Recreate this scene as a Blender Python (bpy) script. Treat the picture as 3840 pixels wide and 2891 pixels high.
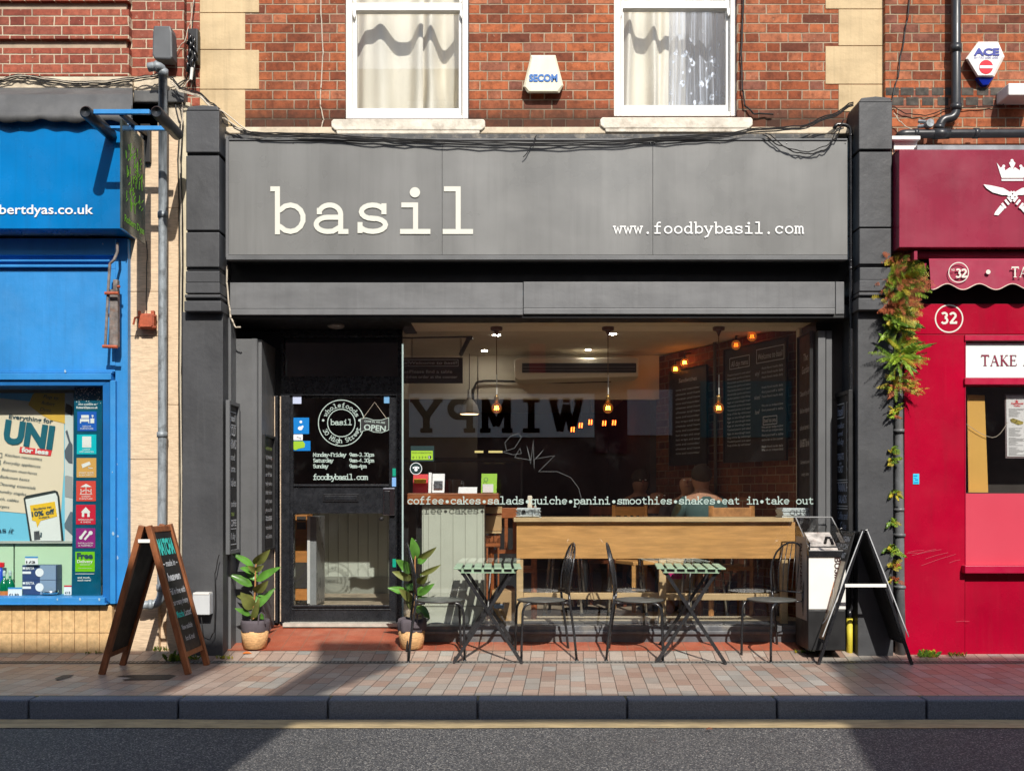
import bpy, math, random
from math import sin, cos, tan, pi, floor, radians as R
from mathutils import Vector as V, Matrix
random.seed(7)
for o in list(bpy.data.objects): bpy.data.objects.remove(o)
SC = bpy.context.scene; COL = SC.collection
# ---------------------------------------------------------------- camera, sky, sun, exposure
F, H, HY, CX = 3802.0, 1.23, 1866.0, 1920.0      # focal length in photo pixels, eye height, horizon row, centre column
cam = bpy.data.cameras.new('camera'); co = bpy.data.objects.new('camera', cam); COL.objects.link(co)
co.location = (0, 0, H); co.rotation_euler = (R(90), 0, 0)
cam.sensor_width = 36; cam.lens = 36*F/3840; cam.shift_y = (HY-1445.5)/3840; cam.clip_start = .05; cam.clip_end = 500
SC.camera = co
EL, AZ = R(41), R(12)                             # sun elevation; sun stands this far to the right behind the camera
W = bpy.data.worlds.new('World'); SC.world = W; W.use_nodes = True
nt = W.node_tree; bg = nt.nodes['Background']; sky = nt.nodes.new('ShaderNodeTexSky')
sky.sky_type = 'NISHITA'; sky.sun_disc = False; sky.sun_elevation = EL; sky.sun_rotation = R(180)-AZ; sky.air_density = 1.2; sky.dust_density = 1.5
nt.links.new(sky.outputs[0], bg.inputs[0]); bg.inputs[1].default_value = .13
sl = bpy.data.lights.new('sun', 'SUN'); sl.energy = 4.3; sl.angle = R(.45); sl.color = (1, .955, .88)
so = bpy.data.objects.new('sun', sl); COL.objects.link(so); so.location = (4, -12, 12)
SUN = V((-sin(AZ)*cos(EL), cos(AZ)*cos(EL), -sin(EL)))
so.rotation_euler = SUN.to_track_quat('-Z', 'Y').to_euler()
vs = SC.view_settings; vs.view_transform = 'Standard'; vs.look = 'None'; vs.exposure = .3; vs.gamma = 1
SC.cycles.max_bounces = 10; SC.cycles.transparent_max_bounces = 24; SC.cycles.diffuse_bounces = 5
SC.cycles.use_denoising = True; SC.cycles.sample_clamp_indirect = 6; SC.cycles.caustics_reflective = False; SC.cycles.caustics_refractive = False
# ---------------------------------------------------------------- helpers
def at(x, y, D): return V(((x-CX)*D/F, D, H+(HY-y)*D/F))
def lin(c): return c/12.92 if c <= .04045 else ((c+.055)/1.055)**2.4
def rgb(h, k=1.0):
    h = h.lstrip('#'); return tuple(min(1, lin(int(h[i:i+2], 16)/255)*k) for i in (0, 2, 4))
def wloc(o):
    p = V((0, 0, 0))
    while o: p = p+o.location; o = o.parent
    return p
def tag(o, label=None, cat=None, group=None, kind=None):
    if label: o['label'] = label
    if cat: o['category'] = cat
    if group: o['group'] = group
    if kind: o['kind'] = kind
    return o
def empty(name, loc, label, cat, group=None):
    o = bpy.data.objects.new(name, None); COL.objects.link(o); o.location = loc; o.empty_display_size = .1
    return tag(o, label, cat, group)
def copy_tree(o, parent=None):
    c = o.copy(); COL.objects.link(c); c.parent = parent
    for ch in [k for k in bpy.data.objects if k.parent == o and k != c]: copy_tree(ch, c)
    return c
class B:
    def __init__(s): s.v = []; s.f = []; s.m = []
    def add(s, vs_, fs, mi=0):
        n = len(s.v); s.v += [V(v) for v in vs_]; s.f += [tuple(i+n for i in f) for f in fs]; s.m += [mi]*len(fs); return s
    def box(s, x0, x1, y0, y1, z0, z1, mi=0):
        if x0 > x1: x0, x1 = x1, x0
        if z0 > z1: z0, z1 = z1, z0
        if y0 > y1: y0, y1 = y1, y0
        return s.add([(x0,y0,z0),(x1,y0,z0),(x1,y1,z0),(x0,y1,z0),(x0,y0,z1),(x1,y0,z1),(x1,y1,z1),(x0,y1,z1)],
                     [(0,3,2,1),(4,5,6,7),(0,1,5,4),(1,2,6,5),(2,3,7,6),(3,0,4,7)], mi)
    def px(s, x0, y0, x1, y1, D, dep, mi=0):
        p, q = at(x0, y1, D), at(x1, y0, D); return s.box(p.x, q.x, D, D+dep, p.z, q.z, mi)
    def prism(s, poly, vec, mi=0):
        poly = [V(p) for p in poly]; vec = V(vec); n = len(poly)
        nr = sum(((poly[i]-poly[0]).cross(poly[(i+1) % n]-poly[0]) for i in range(1, n-1)), V((0,0,0)))
        if nr.dot(vec) > 0: poly.reverse()
        return s.add(poly+[p+vec for p in poly], [tuple(range(n)), tuple(range(2*n-1, n-1, -1))]+[(i, i+n, (i+1) % n+n, (i+1) % n) for i in range(n)], mi)
    def ppoly(s, pts, D, dep, mi=0): return s.prism([at(x, y, D) for x, y in pts], (0, dep, 0), mi)
    def tube(s, pts, r, seg=8, mi=0, closed=False, flat=1.0):
        pts = [V(p) for p in pts]; n = len(pts); rs = r if isinstance(r, (list, tuple)) else [r]*n
        T = []
        for i in range(n):
            a = pts[(i-1) % n] if (closed or i > 0) else pts[i]; b = pts[(i+1) % n] if (closed or i < n-1) else pts[i]
            d = b-a; T.append(d.normalized() if d.length > 1e-9 else V((0,0,1)))
        up = V((0,0,1)) if abs(T[0].z) < .9 else V((1,0,0)); N = (up-T[0]*up.dot(T[0])).normalized(); vs_ = []; fs = []
        for i in range(n):
            N = (N-T[i]*N.dot(T[i])); N = N.normalized() if N.length > 1e-6 else T[i].orthogonal().normalized(); Bn = T[i].cross(N)
            for k in range(seg):
                a = 2*pi*k/seg; vs_.append(pts[i]+N*cos(a)*rs[i]+Bn*sin(a)*rs[i]*flat)
        for i in range(n if closed else n-1):
            j = (i+1) % n
            for k in range(seg):
                l = (k+1) % seg; fs.append((i*seg+k, i*seg+l, j*seg+l, j*seg+k))
        if not closed: fs += [tuple(range(seg-1, -1, -1)), tuple((n-1)*seg+k for k in range(seg))]
        return s.add(vs_, fs, mi)
    def bar(s, a, b, w, t, up=(0,0,1), mi=0):
        a, b = V(a), V(b); d = (b-a).normalized(); up = V(up); sd = d.cross(up)
        if sd.length < 1e-4: sd = d.orthogonal()
        sd.normalize(); u = sd.cross(d).normalized(); q = [sd*w/2+u*t/2, -sd*w/2+u*t/2, -sd*w/2-u*t/2, sd*w/2-u*t/2]
        return s.add([a+k for k in q]+[b+k for k in q], [(3,2,1,0),(4,5,6,7),(0,1,5,4),(1,2,6,5),(2,3,7,6),(3,0,4,7)], mi)
    def lathe(s, c, prof, seg=20, mi=0, axis='Z', sx=1, sy=1):
        c = V(c); vs_ = []; fs = []; n = len(prof)
        for r, z in prof:
            for k in range(seg):
                a = 2*pi*k/seg; p = V((cos(a)*r*sx, sin(a)*r*sy, z))
                if axis == 'Y': p = V((p.x, p.z, p.y))
                if axis == 'X': p = V((p.z, p.x, p.y))
                vs_.append(c+p)
        for i in range(n-1):
            for k in range(seg):
                l = (k+1) % seg; q = (i*seg+k, i*seg+l, (i+1)*seg+l, (i+1)*seg+k); fs.append(q if axis != 'Y' else q[::-1])
        fs += [tuple(range(seg-1, -1, -1)), tuple((n-1)*seg+k for k in range(seg))]
        return s.add(vs_, fs, mi)
    def ball(s, c, rx, ry=None, rz=None, seg=14, n=9, mi=0):
        ry = ry or rx; rz = rz or rx
        return s.lathe(c, [(max(1e-4, sin(pi*i/(n-1)))*rx, -cos(pi*i/(n-1))*rz) for i in range(n)], seg, mi, sx=1, sy=ry/rx)
    def sheet(s, fn, nu, nv, mi=0):
        return s.add([fn(i/nu, j/nv) for j in range(nv+1) for i in range(nu+1)], [(j*(nu+1)+i, j*(nu+1)+i+1, (j+1)*(nu+1)+i+1, (j+1)*(nu+1)+i) for j in range(nv) for i in range(nu)], mi)
    def ribbon(s, pts, w, O, U, Wv, N, closed=False, mi=0):
        n = len(pts); P = [V((p[0], p[1])) for p in pts]; L = []
        for i in range(n):
            a = P[i]-P[i-1] if (closed or i > 0) else P[1]-P[0]; b = P[(i+1) % n]-P[i] if (closed or i < n-1) else a
            if i == 0 and not closed: a = b
            a = a.normalized() if a.length > 1e-9 else b.normalized(); b = b.normalized() if b.length > 1e-9 else a
            na = V((-a.y, a.x)); nb = V((-b.y, b.x)); m = na+nb; m = m.normalized() if m.length > 1e-6 else na
            L.append(m*(w/2/max(.5, m.dot(na))))
        s.sk = getattr(s, 'sk', 0)+1; off = N*(.0002*(s.sk % 12))
        vs_ = [O+U*(P[i]+L[i]).x+Wv*(P[i]+L[i]).y+off for i in range(n)]+[O+U*(P[i]-L[i]).x+Wv*(P[i]-L[i]).y+off for i in range(n)]
        return s.add(vs_, [(i, i+n, (i+1) % n+n, (i+1) % n) for i in range(n if closed else n-1)], mi)
    def disc(s, c, r, O, U, Wv, N, seg=20, mi=0):
        s.sk = getattr(s, 'sk', 0)+1
        return s.add([O+U*(c[0]+r*cos(2*pi*k/seg))+Wv*(c[1]+r*sin(2*pi*k/seg))+N*(.0002*(s.sk % 12)) for k in range(seg)], [tuple(range(seg))], mi)
    def build(s, name, mat, parent=None, bevel=0, smooth=False, sub=0, origin=None):
        me = bpy.data.meshes.new(name); o = bpy.data.objects.new(name, me); COL.objects.link(o)
        if parent: off = wloc(parent); o.parent = parent
        else:
            off = V(origin) if origin is not None else V(((min(v.x for v in s.v)+max(v.x for v in s.v))/2, (min(v.y for v in s.v)+max(v.y for v in s.v))/2, min(v.z for v in s.v)))
            o.location = off
        me.from_pydata([v-off for v in s.v], [], s.f)
        for m in (mat if isinstance(mat, (list, tuple)) else [mat]): me.materials.append(m)
        me.polygons.foreach_set('material_index', s.m)
        if smooth: me.shade_auto_smooth(angle=R(40)) if hasattr(me, 'shade_auto_smooth') else [setattr(p, 'use_smooth', True) for p in me.polygons]
        if smooth == 2:
            for p in me.polygons: p.use_smooth = True
        if bevel:
            b = o.modifiers.new('bevel', 'BEVEL'); b.width = bevel; b.segments = 2; b.limit_method = 'ANGLE'; b.angle_limit = R(40)
        if sub:
            q = o.modifiers.new('sub', 'SUBSURF'); q.levels = sub; q.render_levels = sub
        me.update(); return o
def each(b, name, mat, parent, bevel=0, smooth=False):
    """every separate piece of a builder becomes a part of its own"""
    par = list(range(len(b.v)))
    def find(i):
        while par[i] != i: par[i] = par[par[i]]; i = par[i]
        return i
    for f in b.f:
        for k in f[1:]: par[find(k)] = find(f[0])
    groups = {}
    for f, m in zip(b.f, b.m): groups.setdefault(find(f[0]), []).append((f, m))
    for fs in groups.values():
        ids = sorted({k for f, _ in fs for k in f}); mp_ = {k: i for i, k in enumerate(ids)}; q = B(); q.v = [b.v[k] for k in ids]; q.f = [tuple(mp_[k] for k in f) for f, _ in fs]; q.m = [m for _, m in fs]
        q.build(name, mat, parent, bevel=bevel, smooth=smooth)
# ---------------------------------------------------------------- text
FU, FW, FN = V((1,0,0)), V((0,0,1)), V((0,-1,0))
_cap = {}
def text_mesh(s, bold, shear, space):
    c = bpy.data.curves.new('t', 'FONT'); c.body = s; c.size = 1; c.offset = bold; c.shear = shear; c.space_character = space; c.resolution_u = 3; c.fill_mode = 'FRONT'
    o = bpy.data.objects.new('t', c); m = bpy.data.meshes.new_from_object(o); r = ([v.co.copy() for v in m.vertices], [tuple(p.vertices) for p in m.polygons])
    bpy.data.objects.remove(o); bpy.data.curves.remove(c); bpy.data.meshes.remove(m); return r
def addtext(b, s, O, U, Wv, x, y, h, w=None, align='L', bold=0, shear=0, space=1.0, mi=0, rot=0, off=.0015):
    """text lying in the plane O + U*x + Wv*y (metres); h = cap height, w = exact width"""
    if 'H' not in _cap: vv, _ = text_mesh('H', 0, 0, 1); _cap['H'] = max(v.y for v in vv)
    vv, ff = text_mesh(s, bold, shear, space)
    if not vv: return b
    k = h/_cap['H']; x0 = min(v.x for v in vv); x1 = max(v.x for v in vv); kx = (w/(x1-x0)) if w else k; L = (x1-x0)*kx
    dx = {'L': 0, 'C': -L/2, 'R': -L}[align]; N = U.cross(Wv).normalized(); cr, sr = cos(rot), sin(rot); q = []
    for v in vv:
        a, c = (v.x-x0)*kx+dx, v.y*k; q.append(O+U*(x+a*cr-c*sr)+Wv*(y+a*sr+c*cr)+N*off)
    return b.add(q, ff, mi)
def ptext(b, s, x, y, h, D, w=None, **kw):
    k = D/F; return addtext(b, s, at(x, y, D), FU, FW, 0, 0, h*k, w*k if w else None, **kw)
def A(cx, cy, rx, ry, a0, a1, n=11): return [(cx+rx*cos(R(a0+(a1-a0)*i/n)), cy+ry*sin(R(a0+(a1-a0)*i/n))) for i in range(n+1)]
SH = [(0,.09),(.4,.09)]
G = {
'a': [[(.2,.62),(.2,.82)], A(.52,.62,.34,.29,155,0)+[(.86,.09),(1.1,.09)], [(.86,.53),(.5,.53)]+A(.46,.31,.36,.22,90,270)+[(.62,.1),(.86,.24)]],
'b': [[(.0,1.41),(.22,1.41),(.22,.0)], [(.22,.72)]+A(.62,.5,.40,.41,140,-140)+[(.22,.28)]],
'c': [A(.58,.5,.44,.41,35,325), [(.94,.93),(.94,.62)]],
'd': [[(.66,1.41),(.88,1.41),(.88,.09),(1.1,.09)], [(.88,.72)]+A(.5,.5,.4,.41,40,320)+[(.88,.28)]],
'e': [[(.14,.5),(.98,.5)]+A(.56,.5,.42,.41,0,318)],
'f': [[(.08,.09),(.85,.09)], [(.42,.09),(.42,1.1)]+A(.7,1.1,.28,.31,180,55), [(.08,.91),(.88,.91)]],
'g': [A(.5,.52,.38,.39,0,360), [(1.1,.91),(.88,.91),(.88,-.12)]+A(.54,-.12,.34,.3,0,-140)],
'h': [[(.0,1.41),(.2,1.41),(.2,.09)], SH, [(.2,.6)]+A(.54,.6,.32,.31,150,0)+[(.86,.09)], [(.66,.09),(1.06,.09)]],
'i': [[(.1,.91),(.54,.91),(.54,.09)], [(.06,.09),(1.0,.09)], ('dot', .52, 1.3, .16)],
'k': [[(0,1.41),(.2,1.41),(.2,.09)], SH, [(.86,.91),(.26,.42)], [(.42,.56),(.88,.09)], [(.64,.91),(1.02,.91)], [(.68,.09),(1.08,.09)]],
'l': [[(.1,1.41),(.54,1.41),(.54,.09)], [(.06,.09),(1.0,.09)]],
'm': [[(-.06,.91),(.12,.91),(.12,.09)], [(-.06,.09),(.28,.09)], [(.12,.7)]+A(.34,.68,.2,.23,150,0,7)+[(.54,.09)], [(.54,.7)]+A(.76,.68,.2,.23,150,0,7)+[(.96,.09),(1.12,.09)], [(.42,.09),(.68,.09)]],
'n': [[(0,.91),(.2,.91),(.2,.09)], SH, [(.2,.6)]+A(.54,.6,.32,.31,150,0)+[(.86,.09)], [(.66,.09),(1.06,.09)]],
'o': [A(.54,.5,.43,.41,0,360,20)],
'p': [[(0,.91),(.2,.91),(.2,-.41)], [(0,-.41),(.45,-.41)], [(.2,.72)]+A(.6,.5,.4,.41,140,-140)+[(.2,.28)]],
'q': [[(1.08,.91),(.88,.91),(.88,-.41)], [(.62,-.41),(1.08,-.41)], [(.88,.72)]+A(.48,.5,.4,.41,40,320)+[(.88,.28)]],
'r': [[(.08,.91),(.36,.91),(.36,.09)], [(.08,.09),(.75,.09)], [(.36,.6)]+A(.74,.6,.38,.31,165,45)],
's': [A(.53,.70,.35,.21,25,270)+A(.53,.295,.4,.205,90,-155), [(.88,.96),(.88,.62)], [(.14,.04),(.14,.38)]],
't': [[(.4,1.25),(.4,.38)]+A(.68,.38,.28,.29,180,325), [(.08,.91),(.88,.91)]],
'u': [[(0,.91),(.2,.91),(.2,.4)]+A(.53,.4,.33,.31,180,330)+[(.88,.36)], [(.66,.91),(.88,.91),(.88,.09),(1.08,.09)]],
'w': [[(.1,.91),(.32,.09),(.55,.78),(.78,.09),(1.0,.91)], [(-.06,.91),(.3,.91)], [(.8,.91),(1.16,.91)]],
'y': [[(.12,.91),(.54,.12)], [(.96,.91),(.42,-.28),(.06,-.41)], [(-.04,.91),(.32,.91)], [(.74,.91),(1.12,.91)]],
'.': [('dot', .5, .12, .15)], '-': [[(.2,.5),(.85,.5)]], '•': [('dot', .55, .5, .3)], ' ': [], ',': [('dot', .5, .1, .12)],
'M': [[(.12,.09),(.12,1.3),(.55,.5),(.98,1.3),(.98,.09)], [(-.02,.09),(.3,.09)], [(.8,.09),(1.12,.09)]],
'F': [[(.95,1.05),(.95,1.3),(.05,1.3)], [(.2,1.3),(.2,.09)], [(.05,.09),(.5,.09)], [(.2,.72),(.65,.72)]],
'S': [A(.53,1.0,.35,.31,25,270)+A(.53,.395,.4,.305,90,-155)],
'H': [[(.18,.09),(.18,1.3)], [(.9,.09),(.9,1.3)], [(.18,.7),(.9,.7)], [(.02,.09),(.38,.09)], [(.7,.09),(1.06,.09)], [(.02,1.3),(.38,1.3)], [(.7,1.3),(1.06,1.3)]],
'0': [A(.54,.7,.4,.61,0,360,18)], '3': [A(.5,1.0,.36,.31,150,-90)+A(.5,.4,.4,.31,90,-150)], '4': [[(.72,.09),(.72,1.3),(.1,.42),(.98,.42)]],
'5': [[(.88,1.3),(.24,1.3),(.2,.75)]+A(.5,.46,.38,.37,120,-150)], '8': [A(.54,1.0,.32,.3,0,360), A(.54,.39,.4,.31,0,360)], '9': [A(.5,.92,.38,.39,0,360), [(.88,.92),(.8,.5),(.4,.09)]],
}
def slab(b, s, O, U, Wv, xh, w=None, sw=.18, adv=1.42, mi=0, off=.002, align='L'):
    """typewriter lettering; xh = x-height in metres, w = total width"""
    N = U.cross(Wv).normalized(); n = len(s); k = (w/xh-1.1)/(max(1, n-1)) if w else adv
    x0 = -((n-1)*k+1.1)*xh/2 if align == 'C' else 0
    for i, ch in enumerate(s):
        for st in G.get(ch, []):
            if st[0] == 'dot': b.disc((x0+(i*k+st[1])*xh, st[2]*xh), st[3]*xh, O+N*off, U, Wv, N)
            else: b.ribbon([(x0+(i*k+p[0])*xh, p[1]*xh) for p in st], sw*xh, O+N*off, U, Wv, N, mi=mi)
    return b
def pslab(b, s, x, y, xh, D, w, **kw): k = D/F; return slab(b, s, at(x, y, D), FU, FW, xh*k, w*k, **kw)
# ---------------------------------------------------------------- materials
class NT:
    def __init__(s, m): s.t = m.node_tree; s.n = s.t.nodes; s.l = s.t.links
    def new(s, ty, **kw):
        nd = s.n.new('ShaderNode'+ty)
        for k, v in kw.items():
            if k[0] == 'i': s.set(nd.inputs[int(k[1:])], v)
            else: setattr(nd, k, v)
        return nd
    def set(s, sock, v):
        if isinstance(v, bpy.types.NodeSocket): s.l.new(v, sock)
        else: sock.default_value = v
    def m(s, op, a, b=0.0, c=0.0): return s.new('Math', operation=op, i0=a, i1=b, i2=c).outputs[0]
    def mix(s, f, a, b, bt='MIX'):
        nd = s.n.new('ShaderNodeMix'); nd.data_type = 'RGBA'; nd.blend_type = bt; s.set(nd.inputs[0], f)
        for i, v in ((6, a), (7, b)): s.set(nd.inputs[i], v if isinstance(v, bpy.types.NodeSocket) else (*v, 1)[:4])
        return nd.outputs[2]
    def noise(s, vec, sc, det=4, rough=.55):
        nd = s.new('TexNoise'); s.set(nd.inputs['Scale'], sc); nd.inputs['Detail'].default_value = det; nd.inputs['Roughness'].default_value = rough
        if vec is not None: s.l.new(vec, nd.inputs['Vector'])
        return nd.outputs[0]
    def ramp(s, f, stops, interp='LINEAR'):
        nd = s.new('ValToRGB'); nd.color_ramp.interpolation = interp; e = nd.color_ramp.elements
        while len(e) < len(stops): e.new(.5)
        for k, (p, c) in enumerate(stops): e[k].position = p; e[k].color = (*c, 1)[:4] if not isinstance(c, (int, float)) else (c, c, c, 1)
        s.l.new(f, nd.inputs[0]); return nd.outputs[0]
    def pos(s): return s.new('NewGeometry').outputs['Position']
    def vmul(s, v, k): return s.new('VectorMath', operation='MULTIPLY', i0=v, i1=k).outputs[0]
    def bump(s, h, st, dist, bsdf): bp = s.new('Bump'); bp.inputs['Strength'].default_value = st; bp.inputs['Distance'].default_value = dist; s.l.new(h, bp.inputs['Height']); s.l.new(bp.outputs[0], bsdf.inputs['Normal'])
def newmat(name):
    m = bpy.data.materials.new(name); m.use_nodes = True; g = NT(m); return m, g, g.n['Principled BSDF']
def mk(name, col, rough=.6, metal=0, var=.12, sc=6, bump=0, bsc=50, spec=.5, st=(1,1,1), dirt=0, dcol=(.12,.1,.08), alpha=1, coat=0, edge=0, scr=0, streak=0):
    """painted / plain surface: colour varied by noise, optional streaks (st), dirt blotches and scratches"""
    m, g, p = newmat(name); c = col if isinstance(col, tuple) else rgb(col); P = g.pos(); Q = g.vmul(P, st) if st != (1,1,1) else P
    f = g.noise(Q, sc); lo = tuple(x*(1-var) for x in c); hi = tuple(min(1, x*(1+var)) for x in c)
    cc = g.ramp(f, [(.3, lo), (.7, hi)])
    if dirt: cc = g.mix(g.ramp(g.noise(P, sc*.7, 6, .7), [(.5, 0), (.75, dirt)]), cc, dcol)
    if streak: cc = g.mix(g.ramp(g.noise(g.vmul(P, (11, 11, .5)), 1.6, 5, .65), [(.5, 0), (.78, streak)]), cc, tuple(x*.45+.01 for x in c)); cc = g.mix(g.ramp(g.noise(g.vmul(P, (19, 19, .8)), 1.3, 5, .65), [(.58, 0), (.8, streak*.7)]), cc, tuple(min(1, x*1.35+.03) for x in c))
    if scr:
        w = g.noise(g.vmul(P, (7, 7, 90)), 2, 3, .8); cc = g.mix(g.ramp(w, [(.66, 0), (.72, scr)]), cc, tuple(min(1, x*2+.12) for x in c))
    g.l.new(cc, p.inputs['Base Color']); p.inputs['Metallic'].default_value = metal
    rr = g.ramp(g.noise(P, sc*2.3), [(.3, max(0, rough-.08)), (.7, min(1, rough+.08))]); g.l.new(rr, p.inputs['Roughness'])
    p.inputs['Specular IOR Level'].default_value = spec; p.inputs['Alpha'].default_value = alpha
    if coat: p.inputs['Coat Weight'].default_value = coat; p.inputs['Coat Roughness'].default_value = .15
    if bump: g.bump(g.noise(P, bsc, 5, .6), .6, bump, p)
    return m
def flat(name, col, rough=.6, emit=0, metal=0):
    m, g, p = newmat(name); c = col if isinstance(col, tuple) else rgb(col); p.inputs['Base Color'].default_value = (*c, 1); p.inputs['Roughness'].default_value = rough; p.inputs['Metallic'].default_value = metal
    if emit: p.inputs['Emission Color'].default_value = (*c, 1); p.inputs['Emission Strength'].default_value = emit
    return m
def glass(name, tint=(.96,.965,.955), ior=1.62, dust=.03, glow=None):
    m, g, p = newmat(name); g.n.remove(p); out = g.n['Material Output']
    tr = g.new('BsdfTransparent'); tr.inputs[0].default_value = (*tint, 1); gl = g.new('BsdfGlossy'); gl.inputs['Roughness'].default_value = .0; gl.inputs[0].default_value = (1,1,1,1)
    lw = g.new('LayerWeight'); lw.inputs[0].default_value = .5; r0 = ((ior-1)/(ior+1))**2; fr = g.m('ADD', r0, g.m('MULTIPLY', g.m('POWER', lw.outputs['Facing'], 5), 1-r0)); mx = g.new('MixShader'); g.l.new(fr, mx.inputs[0]); g.l.new(tr.outputs[0], mx.inputs[1]); g.l.new(gl.outputs[0], mx.inputs[2])
    df = g.new('BsdfDiffuse'); df.inputs[0].default_value = (.7,.7,.68,1); m2 = g.new('MixShader')
    g.l.new(g.ramp(g.noise(g.pos(), 3.5, 9, .72), [(.56, 0.0), (.8, dust)]), m2.inputs[0]); g.l.new(mx.outputs[0], m2.inputs[1]); g.l.new(df.outputs[0], m2.inputs[2]); g.l.new(m2.outputs[0], out.inputs[0])
    if glow: em = g.new('Emission'); em.inputs[0].default_value = (*glow[:3],1); em.inputs[1].default_value = glow[3]; ad = g.new('AddShader'); g.l.new(m2.outputs[0], ad.inputs[0]); g.l.new(em.outputs[0], ad.inputs[1]); g.l.new(ad.outputs[0], out.inputs[0])
    return m
def brick(name, bond, cols, mortar, rh=.075, ax=(1,0), soot=None, k=1.0):
    m, g, p = newmat(name); P = g.pos(); sp = g.new('SeparateXYZ', i0=P); nz = g.noise(P, 14, 3); w = g.m('MULTIPLY', g.m('SUBTRACT', nz, .5), .014)
    u = g.m('ADD', g.m('ADD', g.m('MULTIPLY', sp.outputs[0], ax[0]), g.m('MULTIPLY', sp.outputs[1], ax[1])), w); z = g.m('ADD', sp.outputs[2], g.m('MULTIPLY', w, .5))
    r = g.m('DIVIDE', z, rh); row = g.m('FLOOR', r); fz = g.m('MULTIPLY', g.m('FRACT', r), rh); odd = g.m('FLOORED_MODULO', row, 2)
    if bond == 'flemish':
        Pd = .3375; q = g.m('DIVIDE', g.m('ADD', g.m('ADD', u, 20), g.m('MULTIPLY', odd, Pd/2)), Pd); c = g.m('FLOOR', q); f = g.m('MULTIPLY', g.m('FRACT', q), Pd)
        sec = g.m('GREATER_THAN', f, .2265); f = g.m('SUBTRACT', f, g.m('MULTIPLY', sec, .2265)); idn = g.m('ADD', g.m('MULTIPLY', c, 2), sec)
    else:
        Pd = g.m('ADD', .115, g.m('MULTIPLY', odd, .115)); q = g.m('DIVIDE', g.m('ADD', u, g.m('ADD', 20, g.m('MULTIPLY', odd, .0575))), Pd); idn = g.m('FLOOR', q); f = g.m('MULTIPLY', g.m('FRACT', q), Pd)
    def edge(v): return g.new('MapRange', i0=v, i1=.007, i2=.012, i3=0.0, i4=1.0).outputs[0]
    mask = g.m('MULTIPLY', edge(f), edge(fz))
    wn = g.new('TexWhiteNoise', noise_dimensions='2D'); g.l.new(g.new('CombineXYZ', i0=idn, i1=row).outputs[0], wn.inputs[0])
    bc = g.ramp(wn.outputs[0], [(i/(len(cols)-1), c) for i, c in enumerate(cols)])
    bl = g.noise(P, 22, 6, .7); bc = g.mix(g.ramp(bl, [(.42, 0), (.75, .75)]), bc, tuple(x*.32 for x in cols[0]))
    bc = g.mix(g.ramp(g.noise(P, 1.6, 3), [(.45, 0), (.7, .35)]), bc, tuple(x*.4 for x in cols[0]))
    bc = g.mix(g.ramp(g.noise(g.vmul(P, (7,7,.6)), 1.5, 5, .65), [(.5, 0), (.75, .45)]), bc, tuple(x*.5 for x in cols[0])); bc = g.mix(g.ramp(g.noise(P, 38, 3, .6), [(.66, 0), (.74, .6)]), bc, mortar)
    mc = g.ramp(g.noise(P, 5, 5), [(.3, tuple(x*.62 for x in mortar)), (.65, mortar)])
    cc = g.mix(mask, mc, bc)
    if soot:
        sf = g.m('MULTIPLY', g.new('MapRange', i0=g.m('ADD', sp.outputs[2], g.m('MULTIPLY', nz, .12)), i1=soot, i2=soot+.17, i3=.8, i4=0.0).outputs[0], 1.0); cc = g.mix(sf, cc, (.035, .022, .016))
    if k != 1: cc = g.mix(1.0, cc, (k, k, k), 'MULTIPLY')
    g.l.new(cc, p.inputs['Base Color']); p.inputs['Roughness'].default_value = .85; p.inputs['Specular IOR Level'].default_value = .25
    g.bump(g.m('ADD', mask, g.m('MULTIPLY', bl, .5)), .9, .005, p); return m
# ---------------------------------------------------------------- materials used
RED = [(.15,.045,.025), (.38,.10,.042), (.47,.14,.055), (.30,.075,.03), (.52,.18,.085), (.24,.09,.06)]
M = {}
M['brick'] = brick('brick_orange', 'flemish', RED, (.44,.33,.23), soot=4.26)
M['brick_r'] = brick('brick_right', 'flemish', RED+[(.30,.11,.07)], (.40,.30,.2), rh=.0735)
M['brick_l'] = brick('brick_left', 'english', [(.20,.05,.035), (.36,.09,.055), (.42,.12,.07), (.30,.09,.06)], (.62,.50,.36), rh=.074)
M['brick_in'] = brick('brick_inside', 'flemish', [(.10,.03,.015), (.20,.06,.025), (.26,.09,.04), (.16,.045,.02)], (.30,.2,.12), ax=(.43,-.9))
M['stone'] = mk('sandstone', (.58,.44,.26), .85, var=.13, sc=2.5, bump=.004, bsc=35, spec=.2, st=(1,1,2.5), dirt=.55, dcol=(.36,.25,.13), streak=.35)
M['stonej'] = mk('stone_joint', (.34,.25,.15), .9, spec=.1)
M['trav'] = mk('travertine', (.66,.50,.34), .7, var=.2, sc=14, bump=.006, bsc=30, spec=.3, st=(1,1,9), dirt=.3, dcol=(.40,.28,.17))
M['cream'] = mk('cream_render', (.62,.52,.38), .8, var=.2, sc=9, bump=.004, dirt=.6, dcol=(.2,.16,.12))
M['white'] = mk('white_gloss', (.82,.80,.75), .35, var=.04, dirt=.08, dcol=(.5,.45,.36), sc=4)
M['sillw'] = mk('old_white_sill', (.66,.60,.50), .7, var=.2, sc=11, bump=.01, bsc=25, dirt=.8, dcol=(.26,.2,.14))
M['fascia'] = mk('grey_sign_panel', (.19,.19,.184), .32, var=.14, sc=1.3, st=(1.6,1,.22), spec=.5, dirt=.22, dcol=(.25,.245,.23), streak=.25, bump=.005, bsc=1.6)
M['grey'] = mk('grey_masonry_paint', (.052,.053,.057), .55, var=.22, sc=3, bump=.007, bsc=9, dirt=.35, dcol=(.10,.10,.10), streak=.35)
M['greyw'] = mk('grey_wood_paint', (.12,.122,.125), .45, var=.16, sc=4, bump=.001, bsc=40, st=(1,1,.3), scr=.12)
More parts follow.
